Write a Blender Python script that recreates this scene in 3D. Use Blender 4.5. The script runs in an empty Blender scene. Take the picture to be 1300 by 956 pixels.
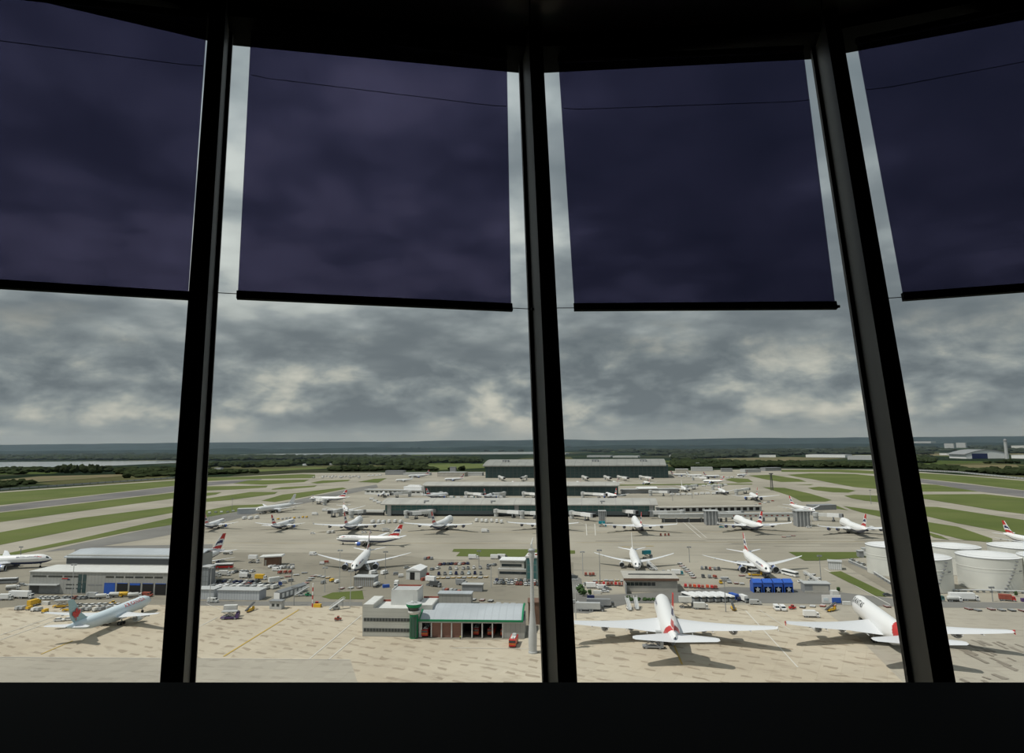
import bpy, bmesh, math, random
from mathutils import Vector, Matrix, noise
random.seed(11)
SC = bpy.context.scene
COL = SC.collection
PI = math.pi
# ------------------------------------------------------------------ camera model
F = 867.0
PIT = math.atan((560-433)/F)
ROLL = 0.0088
EZ = 80.0

def ray(x, y):
    a = (x-650)/F; b = (433-y)/F
    cr, sr = math.cos(ROLL), math.sin(ROLL)
    X = a*cr+b*sr; U = -a*sr+b*cr
    cp, sp = math.cos(PIT), math.sin(PIT)
    return (X, cp-U*sp, sp+U*cp)

def G(x, y, z=0.0):
    d = ray(x, y); t = (z-EZ)/d[2]
    return Vector((d[0]*t, d[1]*t, z))

def AtDist(x, y, D):          # point on the sight line at horizontal distance D
    d = ray(x, y); t = D/math.hypot(d[0], d[1])
    return Vector((d[0]*t, d[1]*t, EZ+d[2]*t))

def OnPlane(x, y, p0, n):
    d = Vector(ray(x, y)); o = Vector((0, 0, EZ))
    return o+d*((p0-o).dot(n)/d.dot(n))

def Zover(x, y, Y):           # height seen at pixel row y at depth Y
    d = ray(x, y)
    return EZ+d[2]*Y/d[1]

# ------------------------------------------------------------------ materials
MATS = {}
def mat(name, col=(.5, .5, .5), rough=.6, metal=0, spec=.5, var=0, vscale=1.0, alpha=None):
    if name in MATS: return MATS[name]
    m = bpy.data.materials.new(name); m.use_nodes = True
    nt = m.node_tree; b = nt.nodes['Principled BSDF']
    b.inputs['Roughness'].default_value = rough
    b.inputs['Metallic'].default_value = metal
    b.inputs['Specular IOR Level'].default_value = spec
    b.inputs['Base Color'].default_value = (*col, 1)
    if var:
        tc = nt.nodes.new('ShaderNodeTexCoord')
        n = nt.nodes.new('ShaderNodeTexNoise'); n.inputs['Scale'].default_value = vscale; n.inputs['Detail'].default_value = 4
        r = nt.nodes.new('ShaderNodeValToRGB')
        r.color_ramp.elements[0].position = .3; r.color_ramp.elements[1].position = .7
        r.color_ramp.elements[0].color = (*[c*(1-var) for c in col], 1)
        r.color_ramp.elements[1].color = (*[min(1, c*(1+var)) for c in col], 1)
        nt.links.new(tc.outputs['Object'], n.inputs['Vector']); nt.links.new(n.outputs['Fac'], r.inputs['Fac'])
        nt.links.new(r.outputs['Color'], b.inputs['Base Color'])
    MATS[name] = m
    return m

white = mat('white_paint', (.82, .82, .82), .35)
offwh = mat('off_white', (.62, .62, .60), .6, var=.06, vscale=.3)
lgrey = mat('light_grey', (.45, .46, .46), .6, var=.06, vscale=.4)
mgrey = mat('mid_grey', (.25, .26, .27), .6, var=.08, vscale=.4)
dgrey = mat('dark_grey', (.07, .075, .08), .6)
black = mat('black_rubber', (.015, .015, .016), .8)
dglass = mat('dark_glass', (.02, .03, .035), .12, spec=.8)
red = mat('red_paint', (.52, .028, .025), .4)
ored = mat('orange_red', (.62, .09, .03), .5)
blue = mat('blue_paint', (.03, .11, .48), .4)
navy = mat('navy_paint', (.012, .02, .09), .4)
teal = mat('teal_paint', (.0, .22, .28), .45)
yellow = mat('yellow_paint', (.70, .42, .03), .5)
green = mat('green_paint', (.0, .20, .08), .5)
silver = mat('silver', (.55, .56, .58), .3, metal=.6)
brown = mat('brown_clad', (.16, .09, .06), .7, var=.15, vscale=.4)
redbr = mat('red_brown', (.30, .075, .05), .7, var=.2, vscale=.5)
purple = mat('purple_paint', (.09, .05, .16), .5)
iceblue = mat('ice_blue', (.66, .75, .80), .35)
wingm = mat('wing_grey', (.70, .71, .73), .35)
belly = mat('belly_blue', (.03, .045, .12), .35)
bellyg = mat('belly_grey', (.42, .44, .46), .4)
concm = mat('pale_concrete', (.42, .40, .36), .8, var=.12, vscale=.15)
leafm = mat('leaf_green', (.035, .075, .018), .9, var=.4, vscale=.8)
barkm = mat('bark', (.08, .06, .04), .9)

def newmat(name):
    m = bpy.data.materials.new(name); m.use_nodes = True; nt = m.node_tree
    return m, nt, nt.nodes['Principled BSDF']
def N(nt, t, **k):
    n = nt.nodes.new(t)
    for a, v in k.items():
        if a in n.inputs: n.inputs[a].default_value = v
        else: setattr(n, a, v)
    return n

def ribbed(name, ca, cb, scale, axis=0, width=.12, rough=.6, metal=0, spec=.5, second=None):
    """panelled cladding / glazing: thin lines of cb every 1/scale metres along an axis"""
    m, nt, b = newmat(name)
    tc = N(nt, 'ShaderNodeTexCoord'); sp = N(nt, 'ShaderNodeSeparateXYZ'); nt.links.new(tc.outputs['Object'], sp.inputs[0])
    def line(ax, sc, w):
        mu = N(nt, 'ShaderNodeMath', operation='MULTIPLY'); mu.inputs[1].default_value = sc
        fr = N(nt, 'ShaderNodeMath', operation='FRACT'); lt = N(nt, 'ShaderNodeMath', operation='LESS_THAN'); lt.inputs[1].default_value = w
        nt.links.new(sp.outputs[ax], mu.inputs[0]); nt.links.new(mu.outputs[0], fr.inputs[0]); nt.links.new(fr.outputs[0], lt.inputs[0])
        return lt
    l = line(axis, scale, width)
    if second:
        l2 = line(*second); mx = N(nt, 'ShaderNodeMath', operation='MAXIMUM')
        nt.links.new(l.outputs[0], mx.inputs[0]); nt.links.new(l2.outputs[0], mx.inputs[1]); l = mx
    ns = N(nt, 'ShaderNodeTexNoise', Scale=.06, Detail=3.0); nt.links.new(tc.outputs['Object'], ns.inputs['Vector'])
    rp = N(nt, 'ShaderNodeValToRGB'); rp.color_ramp.elements[0].position = .35; rp.color_ramp.elements[1].position = .65
    rp.color_ramp.elements[0].color = (*[c*.9 for c in ca], 1); rp.color_ramp.elements[1].color = (*[c*1.1 for c in ca], 1)
    nt.links.new(ns.outputs['Fac'], rp.inputs['Fac'])
    mi = N(nt, 'ShaderNodeMix', data_type='RGBA')
    nt.links.new(l.outputs[0], mi.inputs['Factor']); nt.links.new(rp.outputs['Color'], mi.inputs['A']); mi.inputs['B'].default_value = (*cb, 1)
    nt.links.new(mi.outputs['Result'], b.inputs['Base Color'])
    b.inputs['Roughness'].default_value = rough; b.inputs['Metallic'].default_value = metal; b.inputs['Specular IOR Level'].default_value = spec
    MATS[name] = m
    return m
tealglass = ribbed('teal_curtain_glazing', (.05, .15, .15), (.13, .19, .18), 1/6., 0, .12, .25, spec=.6, second=(2, 1/4., .14))
darkglaz = ribbed('dark_curtain_glazing', (.028, .065, .07), (.07, .095, .095), 1/9., 0, .12, .25, spec=.6, second=(2, 1/6., .12))
terroof = ribbed('terminal_roof', (.40, .39, .36), (.34, .33, .31), 1/18., 0, .06, .55)
t5roof = ribbed('main_terminal_roof', (.27, .27, .25), (.20, .20, .19), 1/18., 0, .08, .55, second=(1, 1/20., .08))
bluroof = ribbed('blue_grey_roof', (.42, .45, .48), (.36, .39, .42), 1/3., 0, .08, .45)
clad = ribbed('grey_cladding', (.36, .36, .34), (.30, .30, .29), 1/2., 0, .15, .6)
cladl = ribbed('pale_cladding', (.44, .44, .41), (.36, .36, .34), 1/1.6, 2, .12, .6)
brick = ribbed('red_roller_door', (.24, .12, .09), (.17, .08, .06), 1/.6, 2, .2, .7)
tankm = ribbed('tank_plate', (.66, .66, .62), (.50, .51, .49), 1/9., 2, .03, .5)

def ground_mat(name, c1, c2, stain, slab=0, stainamt=.5, sx=.05, sy=.3, warp=0.13, dash=.8):
    m, nt, b = newmat(name)
    tc = N(nt, 'ShaderNodeTexCoord')
    rot = N(nt, 'ShaderNodeMapping'); rot.inputs['Rotation'].default_value = (0, 0, warp); nt.links.new(tc.outputs['Object'], rot.inputs['Vector'])
    n1 = N(nt, 'ShaderNodeTexNoise', Scale=.012, Detail=6.0); nt.links.new(rot.outputs[0], n1.inputs['Vector'])
    r1 = N(nt, 'ShaderNodeValToRGB'); r1.color_ramp.elements[0].position = .38; r1.color_ramp.elements[1].position = .62
    r1.color_ramp.elements[0].color = (*c1, 1); r1.color_ramp.elements[1].color = (*c2, 1); nt.links.new(n1.outputs['Fac'], r1.inputs['Fac'])
    mp = N(nt, 'ShaderNodeMapping'); mp.inputs['Scale'].default_value = (sx, sy, 1); nt.links.new(rot.outputs[0], mp.inputs['Vector'])
    n2 = N(nt, 'ShaderNodeTexNoise', Scale=1.6, Detail=5.0, Roughness=.6); nt.links.new(mp.outputs[0], n2.inputs['Vector'])
    r2 = N(nt, 'ShaderNodeValToRGB'); r2.color_ramp.elements[0].position = .55; r2.color_ramp.elements[1].position = .68
    r2.color_ramp.elements[0].color = (0, 0, 0, 1); r2.color_ramp.elements[1].color = (stainamt,)*3+(1,)
    nt.links.new(n2.outputs['Fac'], r2.inputs['Fac'])
    mi = N(nt, 'ShaderNodeMix', data_type='RGBA'); nt.links.new(r2.outputs['Color'], mi.inputs['Factor']); nt.links.new(r1.outputs['Color'], mi.inputs['A']); mi.inputs['B'].default_value = (*stain, 1)
    out = mi.outputs['Result']
    if slab:
        bk = N(nt, 'ShaderNodeTexBrick'); bk.offset = 0; bk.inputs['Scale'].default_value = 1; bk.inputs['Mortar Size'].default_value = slab*.012
        bk.inputs['Brick Width'].default_value = slab; bk.inputs['Row Height'].default_value = slab
        bk.inputs['Color1'].default_value = (1, 1, 1, 1); bk.inputs['Color2'].default_value = (.93, .93, .935, 1); bk.inputs['Mortar'].default_value = (.86, .85, .83, 1)
        nt.links.new(rot.outputs[0], bk.inputs['Vector'])
        mm = N(nt, 'ShaderNodeMix', data_type='RGBA', blend_type='MULTIPLY'); mm.inputs['Factor'].default_value = 1
        nt.links.new(out, mm.inputs['A']); nt.links.new(bk.outputs['Color'], mm.inputs['B']); out = mm.outputs['Result']
        # patch repairs: short dark dashes on the slab grid
        nw = N(nt, 'ShaderNodeTexNoise', Scale=.09, Detail=3.0); nt.links.new(rot.outputs[0], nw.inputs['Vector'])
        sv = N(nt, 'ShaderNodeVectorMath', operation='MULTIPLY_ADD'); sv.inputs[1].default_value = (9, 7, 0); nt.links.new(nw.outputs['Color'], sv.inputs[0]); nt.links.new(rot.outputs[0], sv.inputs[2])
        sx_ = N(nt, 'ShaderNodeSeparateXYZ'); nt.links.new(sv.outputs[0], sx_.inputs[0])
        def cell(o, per, w, add=None):
            q = N(nt, 'ShaderNodeMath', operation='MULTIPLY'); q.inputs[1].default_value = 1/per; nt.links.new(o, q.inputs[0]); q = q.outputs[0]
            if add is not None:
                z_ = N(nt, 'ShaderNodeMath', operation='ADD'); nt.links.new(q, z_.inputs[0]); nt.links.new(add, z_.inputs[1]); q = z_.outputs[0]
            f_ = N(nt, 'ShaderNodeMath', operation='FRACT'); nt.links.new(q, f_.inputs[0])
            l_ = N(nt, 'ShaderNodeMath', operation='LESS_THAN'); l_.inputs[1].default_value = w; nt.links.new(f_.outputs[0], l_.inputs[0]); return l_.outputs[0]
        hs_ = N(nt, 'ShaderNodeMath', operation='MULTIPLY'); hs_.inputs[1].default_value = .055; nt.links.new(sx_.outputs[1], hs_.inputs[0])
        cx_ = cell(sx_.outputs[0], 9.0, .50, hs_.outputs[0]); cy_ = cell(sx_.outputs[1], 8.0, .21)
        mu = N(nt, 'ShaderNodeMath', operation='MULTIPLY'); nt.links.new(cx_, mu.inputs[0]); nt.links.new(cy_, mu.inputs[1])
        n3 = N(nt, 'ShaderNodeTexNoise', Scale=.07, Detail=2.0); nt.links.new(rot.outputs[0], n3.inputs['Vector'])
        r3 = N(nt, 'ShaderNodeValToRGB'); r3.color_ramp.elements[0].position = .36; r3.color_ramp.elements[1].position = .50; nt.links.new(n3.outputs['Fac'], r3.inputs['Fac'])
        mu1 = N(nt, 'ShaderNodeMath', operation='MULTIPLY'); nt.links.new(mu.outputs[0], mu1.inputs[0]); nt.links.new(r3.outputs['Color'], mu1.inputs[1])
        mu2 = N(nt, 'ShaderNodeMath', operation='MULTIPLY'); mu2.inputs[1].default_value = dash; nt.links.new(mu1.outputs[0], mu2.inputs[0])
        m3 = N(nt, 'ShaderNodeMix', data_type='RGBA'); nt.links.new(mu2.outputs[0], m3.inputs['Factor']); nt.links.new(out, m3.inputs['A']); m3.inputs['B'].default_value = (*stain, 1)
        out = m3.outputs['Result']
    nt.links.new(out, b.inputs['Base Color']); b.inputs['Roughness'].default_value = .9; b.inputs['Specular IOR Level'].default_value = .2
    MATS[name] = m
    return m
sandy = ground_mat('sandy_concrete', (.47, .405, .31), (.54, .48, .38), (.25, .20, .145), slab=7.0, stainamt=.45, sx=.055, sy=.16, warp=.5, dash=.62)
grconc = ground_mat('grey_concrete', (.36, .33, .275), (.42, .385, .32), (.20, .17, .14), slab=7.0, stainamt=.3, dash=.22)
taxim = ground_mat('taxiway_concrete_shaded', (.30, .275, .225), (.375, .345, .285), (.20, .185, .16), stainamt=.6, sx=.01, sy=.07)  # taxiway concrete, with cloud shadow over the far ground painted in as darker grey
asph = ground_mat('asphalt', (.16, .155, .145), (.22, .215, .20), (.12, .115, .11), stainamt=.4, sx=.02, sy=.08)
asphb = ground_mat('worn_asphalt', (.225, .205, .165), (.29, .265, .215), (.15, .14, .12), stainamt=.6, sx=.05, sy=.1)
runm = ground_mat('runway_asphalt', (.14, .135, .135), (.19, .18, .175), (.10, .10, .10), stainamt=.5, sx=.005, sy=.05)
grassm = ground_mat('mown_grass', (.088, .115, .027), (.118, .142, .038), (.14, .14, .06), stainamt=.5, sx=.004, sy=.03)
scrub = ground_mat('scrub_grass', (.12, .12, .05), (.18, .14, .08), (.07, .08, .03), stainamt=.7, sx=.02, sy=.05)

def country_mat():
    m, nt, b = newmat('countryside')
    tc = N(nt, 'ShaderNodeTexCoord')
    v = N(nt, 'ShaderNodeTexVoronoi', Scale=.0035); nt.links.new(tc.outputs['Object'], v.inputs['Vector'])
    sp = N(nt, 'ShaderNodeSeparateColor'); nt.links.new(v.outputs['Color'], sp.inputs[0])
    r = N(nt, 'ShaderNodeValToRGB'); r.color_ramp.interpolation = 'CONSTANT'
    els = [(0, (.022, .034, .020)), (.35, (.035, .048, .026)), (.6, (.018, .028, .018)), (.75, (.075, .10, .035)), (.85, (.05, .055, .035)), (.93, (.10, .10, .05))]
    r.color_ramp.elements[0].color = (*els[0][1], 1); r.color_ramp.elements[1].position = els[1][0]; r.color_ramp.elements[1].color = (*els[1][1], 1)
    for p, c in els[2:]:
        e = r.color_ramp.elements.new(p); e.color = (*c, 1)
    nt.links.new(sp.outputs[0], r.inputs['Fac'])
    n = N(nt, 'ShaderNodeTexNoise', Scale=.02, Detail=6.0); nt.links.new(tc.outputs['Object'], n.inputs['Vector'])
    r2 = N(nt, 'ShaderNodeValToRGB'); r2.color_ramp.elements[0].color = (.5, .5, .5, 1); r2.color_ramp.elements[1].color = (1.4, 1.4, 1.4, 1); nt.links.new(n.outputs['Fac'], r2.inputs['Fac'])
    mm = N(nt, 'ShaderNodeMix', data_type='RGBA', blend_type='MULTIPLY'); mm.inputs['Factor'].default_value = 1
    nt.links.new(r.outputs['Color'], mm.inputs['A']); nt.links.new(r2.outputs['Color'], mm.inputs['B'])
    nt.links.new(mm.outputs['Result'], b.inputs['Base Color']); b.inputs['Roughness'].default_value = 1; b.inputs['Specular IOR Level'].default_value = 0
    return m
country = country_mat()
hillm = mat('hill_wood', (.028, .042, .040), 1, spec=0, var=.35, vscale=.004)
woodm = mat('woodland_green', (.032, .042, .020), 1, spec=0, var=.5, vscale=.012)
wood2 = mat('woodland_dull', (.036, .044, .030), 1, spec=0, var=.5, vscale=.006)
waterm = mat('water', (.30, .33, .34), .12, spec=1.0)
m, nt, b = newmat('window_glass')
nt.nodes.remove(b)
tr = N(nt, 'ShaderNodeBsdfTransparent'); tr.inputs[0].default_value = (.965, .978, .975, 1)
gl = N(nt, 'ShaderNodeBsdfGlossy', Roughness=.02); fr = N(nt, 'ShaderNodeFresnel', IOR=1.25)
mx = N(nt, 'ShaderNodeMixShader'); nt.links.new(fr.outputs[0], mx.inputs[0]); nt.links.new(tr.outputs[0], mx.inputs[1]); nt.links.new(gl.outputs[0], mx.inputs[2])
nt.links.new(mx.outputs[0], nt.nodes['Material Output'].inputs[0]); glassm = m
m, nt, b = newmat('blind_film')
nt.nodes.remove(b)
tr = N(nt, 'ShaderNodeBsdfTransparent'); tr.inputs[0].default_value = (.262, .25, .35, 1)
df = N(nt, 'ShaderNodeBsdfDiffuse'); df.inputs[0].default_value = (.03, .025, .05, 1)
mx = N(nt, 'ShaderNodeMixShader'); mx.inputs[0].default_value = .06; nt.links.new(tr.outputs[0], mx.inputs[1]); nt.links.new(df.outputs[0], mx.inputs[2])
nt.links.new(mx.outputs[0], nt.nodes['Material Output'].inputs[0]); filmm = m
mulm = mat('mullion_paint', (.095, .088, .075), .55, var=.1, vscale=6)
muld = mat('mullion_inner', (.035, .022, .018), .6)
ceilm = mat('ceiling_panel', (.26, .17, .18), .4)
roomm = mat('room_dark', (.004, .0035, .0035), .8, spec=.1)

# ------------------------------------------------------------------ mesh builder
class M:
    def __init__(s): s.v = []; s.f = []; s.m = []; s.ms = []
    def mi(s, m):
        if m not in s.ms: s.ms.append(m)
        return s.ms.index(m)
    def add(s, vs, fs, m, T=None):
        o = len(s.v); k = s.mi(m) if not isinstance(m, list) else None
        for v in vs: s.v.append(tuple(T @ Vector(v)) if T else tuple(v))
        for i, f in enumerate(fs):
            s.f.append([o+j for j in f]); s.m.append(k if k is not None else s.mi(m[i]))
        return s
    def box(s, x0, x1, y0, y1, z0, z1, m, T=None, tx=0, ty=0):
        vs = [(x0, y0, z0), (x1, y0, z0), (x1, y1, z0), (x0, y1, z0), (x0+tx, y0+ty, z1), (x1-tx, y0+ty, z1), (x1-tx, y1-ty, z1), (x0+tx, y1-ty, z1)]
        return s.add(vs, [(0, 3, 2, 1), (4, 5, 6, 7), (0, 1, 5, 4), (1, 2, 6, 5), (2, 3, 7, 6), (3, 0, 4, 7)], m, T)
    def tube(s, a, b, r, m, n=6, r2=None):
        a = Vector(a); b = Vector(b); d = (b-a)
        if d.length < 1e-6: return s
        r2 = r if r2 is None else r2
        z = d.normalized(); x = z.orthogonal().normalized(); y = z.cross(x)
        vs = []
        for p, rr in ((a, r), (b, r2)):
            for i in range(n):
                t = 2*PI*i/n; vs.append(p+x*math.cos(t)*rr+y*math.sin(t)*rr)
        fs = [(i, (i+1) % n, n+(i+1) % n, n+i) for i in range(n)]+[tuple(range(n))[::-1], tuple(range(n, 2*n))]
        return s.add(vs, fs, m)
    def lathe(s, prof, m, n=24, axis='z', T=None):
        """prof: (radius, height[, material])"""
        vs = []
        for p in prof:
            for i in range(n):
                t = 2*PI*i/n; c, q = p[0]*math.cos(t), p[0]*math.sin(t)
                vs.append((c, q, p[1]) if axis == 'z' else (p[1], c, q))
        fs = []; ms = []
        for k in range(len(prof)-1):
            for i in range(n):
                j = (i+1) % n; fs.append((k*n+i, k*n+j, (k+1)*n+j, (k+1)*n+i)); ms.append(prof[k+1][2] if len(prof[k+1]) > 2 else m)
        fs.append(tuple(range(n))[::-1]); ms.append(m); fs.append(tuple(range((len(prof)-1)*n, len(prof)*n))); ms.append(prof[-1][2] if len(prof[-1]) > 2 else m)
        return s.add(vs, fs, ms, T)
    def prism(s, pts, z0, z1, m):
        n = len(pts); vs = [(p[0], p[1], z0) for p in pts]+[(p[0], p[1], z1) for p in pts]
        return s.add(vs, [tuple(range(n))[::-1], tuple(range(n, 2*n))]+[(i, (i+1) % n, n+(i+1) % n, n+i) for i in range(n)], m)
    def prismy(s, pts, y0, y1, m):     # outline in x,z extruded along y
        n = len(pts); vs = [(p[0], y0, p[1]) for p in pts]+[(p[0], y1, p[1]) for p in pts]
        return s.add(vs, [tuple(range(n)), tuple(range(n, 2*n))[::-1]]+[(i, n+i, n+(i+1) % n, (i+1) % n) for i in range(n)], m)
    def prismx(s, pts, x0, x1, m):     # outline in y,z extruded along x
        n = len(pts); vs = [(x0, p[0], p[1]) for p in pts]+[(x1, p[0], p[1]) for p in pts]
        return s.add(vs, [tuple(range(n))[::-1], tuple(range(n, 2*n))]+[(i, (i+1) % n, n+(i+1) % n, n+i) for i in range(n)], m)
    def merge(s, o):
        k = len(s.v); s.v += o.v
        for f, mi in zip(o.f, o.m): s.f.append([k+j for j in f]); s.m.append(s.mi(o.ms[mi]))
        return s
    def mesh(s, name, smooth=False):
        me = bpy.data.meshes.new(name); me.from_pydata(s.v, [], s.f)
        for m in s.ms: me.materials.append(m)
        me.polygons.foreach_set('material_index', s.m)
        me.update()
        if smooth:
            me.polygons.foreach_set('use_smooth', [True]*len(me.polygons))
            try: me.set_sharp_from_angle(angle=math.radians(38))
            except Exception: pass
        return me
    def build(s, name, parent=None, smooth=False, loc=None, rot=None):
        o = bpy.data.objects.new(name, s.mesh(name, smooth)); COL.objects.link(o)
        if parent: o.parent = parent
        if loc is not None: o.location = loc
        if rot is not None: o.rotation_euler = (0, 0, rot)
        return o

def tag(o, label=None, cat=None, group=None, kind=None):
    if label: o['label'] = label
    if cat: o['category'] = cat
    if group: o['group'] = group
    if kind: o['kind'] = kind
    return o
def empty(name, loc=(0, 0, 0), rz=0):
    o = bpy.data.objects.new(name, None); COL.objects.link(o); o.location = loc; o.rotation_euler = (0, 0, rz); o.empty_display_size = .5
    return o
def copy_tree(o, parent=None, depth=9):
    c = o.copy(); COL.objects.link(c); c.parent = parent
    if depth:
        for ch in list(o.children): copy_tree(ch, c, depth-1)
    return c
def struct(o): o['kind'] = 'structure'; return o

# ------------------------------------------------------------------ camera
cd = bpy.data.cameras.new('camera'); cam = bpy.data.objects.new('camera', cd); COL.objects.link(cam); SC.camera = cam
cd.sensor_fit = 'HORIZONTAL'; cd.sensor_width = 36; cd.lens = F/1300*36; cd.shift_y = -45/1300
cd.clip_start = .05; cd.clip_end = 60000
r_ = Vector(ray(650+F, 433))-Vector(ray(650, 433)); u_ = Vector(ray(650, 433-F))-Vector(ray(650, 433)); f_ = Vector(ray(650, 433))
Mx = Matrix((r_.normalized(), u_.normalized(), -f_.normalized())).transposed().to_4x4()
Mx.translation = (0, 0, EZ); cam.matrix_world = Mx

# ------------------------------------------------------------------ sky and sun
def world():
    w = bpy.data.worlds.new('cloudy_sky'); SC.world = w; w.use_nodes = True; nt = w.node_tree
    bg = nt.nodes['Background']
    tc = N(nt, 'ShaderNodeTexCoord'); sp = N(nt, 'ShaderNodeSeparateXYZ'); nt.links.new(tc.outputs['Generated'], sp.inputs[0])
    def mth(op, a, b=None, clamp=False):
        n = N(nt, 'ShaderNodeMath', operation=op); n.use_clamp = clamp
        for i, q in enumerate((a, b)):
            if q is None: continue
            if isinstance(q, (int, float)): n.inputs[i].default_value = q
            else: nt.links.new(q, n.inputs[i])
        return n.outputs[0]
    z = mth('MAXIMUM', sp.outputs[2], 0.0)
    zz = mth('ADD', z, .20)
    px = mth('DIVIDE', sp.outputs[0], zz); py = mth('DIVIDE', sp.outputs[1], zz)
    cb = N(nt, 'ShaderNodeCombineXYZ'); nt.links.new(px, cb.inputs[0]); nt.links.new(py, cb.inputs[1]); cb.inputs[2].default_value = 3.1
    def fbm(scale, det, rough, dist, off):
        mp = N(nt, 'ShaderNodeMapping'); mp.inputs['Location'].default_value = off; nt.links.new(cb.outputs[0], mp.inputs[0])
        n = N(nt, 'ShaderNodeTexNoise', Scale=scale, Detail=det, Roughness=rough, Distortion=dist); nt.links.new(mp.outputs[0], n.inputs['Vector'])
        return n.outputs['Fac']
    big = fbm(.42, 9.0, .50, .1, SKY_OFF); fine = fbm(1.9, 8.0, .55, .1, (7.3, 2.2, .4))
    # cloud undersides: big masses dark, thin parts bright
    def billow(vec, scale, det):
        v = N(nt, 'ShaderNodeTexVoronoi', feature='F1', Scale=scale, Detail=2.0, Roughness=.5); nt.links.new(vec, v.inputs['Vector']); return mth('SUBTRACT', 1.0, v.outputs['Distance'])
    at = mth('ARCTAN2', sp.outputs[0], sp.outputs[1])
    # warp used to fray the cloud masses
    cw = N(nt, 'ShaderNodeCombineXYZ'); nt.links.new(mth('MULTIPLY', at, 3.0), cw.inputs[0]); nt.links.new(mth('MULTIPLY', sp.outputs[2], 5.0), cw.inputs[1]); cw.inputs[2].default_value = .7
    wn = N(nt, 'ShaderNodeTexNoise', Scale=1.6, Detail=6.0, Roughness=.55); nt.links.new(cw.outputs[0], wn.inputs['Vector']); wsp = N(nt, 'ShaderNodeSeparateColor'); nt.links.new(wn.outputs['Color'], wsp.inputs[0])
    wa = mth('ADD', at, mth('MULTIPLY', mth('SUBTRACT', wsp.outputs[0], .5), .34)); we = mth('ADD', sp.outputs[2], mth('MULTIPLY', mth('SUBTRACT', wsp.outputs[1], .5), .17))
    # the cloud masses of this sky: azimuth, height, widths, darkening or brightening
    mass = None
    for x, y, rx, ry, k in CLOUDS:
        d_ = Vector(ray(x, y)).normalized(); a0 = math.atan2(d_.x, d_.y)
        u = mth('MULTIPLY', mth('SUBTRACT', wa, a0), F/rx*.93); w_ = mth('MULTIPLY', mth('SUBTRACT', we, d_.z), F/ry*.93)
        r2_ = mth('ADD', mth('MULTIPLY', u, u), mth('MULTIPLY', w_, w_)); g_ = mth('MULTIPLY', mth('POWER', 2.718, mth('MULTIPLY', r2_, -1.0)), k)
        mass = g_ if mass is None else mth('ADD', mass, g_)
    s = mth('ADD', mth('ADD', mth('ADD', mth('MULTIPLY', big, .60), mth('MULTIPLY', fine, .42)), mth('MULTIPLY', billow(cb.outputs[0], 3.2, 4.0), .16)), mth('ADD', mth('MULTIPLY', mass, .75), -.03))
    rp = N(nt, 'ShaderNodeValToRGB'); nt.links.new(s, rp.inputs['Fac'])
    e = rp.color_ramp.elements
    e[0].position = .30; e[0].color = (.115, .14, .155, 1); e[1].position = .70; e[1].color = (.60, .63, .60, 1)
    for p, c in ((.44, (.175, .20, .215)), (.50, (.245, .275, .285)), (.545, (.32, .35, .355)), (.585, (.43, .455, .44))):
        q = e.new(p); q.color = (*c, 1)
    # low cloud bank, stretched sideways, brighter cream tops near the horizon
    cb2 = N(nt, 'ShaderNodeCombineXYZ')
    nt.links.new(mth('MULTIPLY', at, 4.4), cb2.inputs[0]); nt.links.new(mth('MULTIPLY', sp.outputs[2], 9.0), cb2.inputs[1]); cb2.inputs[2].default_value = 1.7
    n3 = N(nt, 'ShaderNodeTexNoise', Scale=2.0, Detail=10.0, Roughness=.60, Distortion=.2); nt.links.new(cb2.outputs[0], n3.inputs['Vector'])
    s3 = mth('ADD', mth('ADD', mth('MULTIPLY', n3.outputs['Fac'], .85), mth('MULTIPLY', billow(cb2.outputs[0], 3.0, 4.0), .20)), mth('ADD', mth('MULTIPLY', mass, .8), .04))
    r3 = N(nt, 'ShaderNodeValToRGB'); nt.links.new(s3, r3.inputs['Fac']); e = r3.color_ramp.elements
    e[0].position = .38; e[0].color = (.16, .185, .20, 1); e[1].position = .70; e[1].color = (.62, .60, .52, 1)
    for p, c in ((.48, (.235, .265, .275)), (.55, (.33, .355, .345)), (.61, (.46, .465, .42))):
        q = e.new(p); q.color = (*c, 1)
    lo = N(nt, 'ShaderNodeMapRange'); lo.interpolation_type = 'SMOOTHSTEP'; nt.links.new(z, lo.inputs[0]); lo.inputs[1].default_value = .06; lo.inputs[2].default_value = .20; lo.inputs[3].default_value = 1; lo.inputs[4].default_value = 0
    m1 = N(nt, 'ShaderNodeMix', data_type='RGBA'); nt.links.new(lo.outputs[0], m1.inputs['Factor']); nt.links.new(rp.outputs[0], m1.inputs['A']); nt.links.new(r3.outputs[0], m1.inputs['B'])
    hz = N(nt, 'ShaderNodeMapRange'); hz.interpolation_type = 'SMOOTHSTEP'; nt.links.new(z, hz.inputs[0]); hz.inputs[1].default_value = 0; hz.inputs[2].default_value = .035; hz.inputs[3].default_value = .8; hz.inputs[4].default_value = 0
    m2 = N(nt, 'ShaderNodeMix', data_type='RGBA'); nt.links.new(hz.outputs[0], m2.inputs['Factor']); nt.links.new(m1.outputs['Result'], m2.inputs['A']); m2.inputs['B'].default_value = (.34, .375, .37, 1)
    # brighter towards the zenith
    up = N(nt, 'ShaderNodeMapRange'); nt.links.new(z, up.inputs[0]); up.inputs[1].default_value = .15; up.inputs[2].default_value = .55; up.inputs[3].default_value = 1; up.inputs[4].default_value = 1.7
    vm = N(nt, 'ShaderNodeVectorMath', operation='SCALE'); nt.links.new(m2.outputs['Result'], vm.inputs[0]); nt.links.new(up.outputs[0], vm.inputs['Scale'])
    nt.links.new(vm.outputs[0], bg.inputs[0]); bg.inputs[1].default_value = 1.0
SKY_OFF = (2.4, .6, 0)
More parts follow.
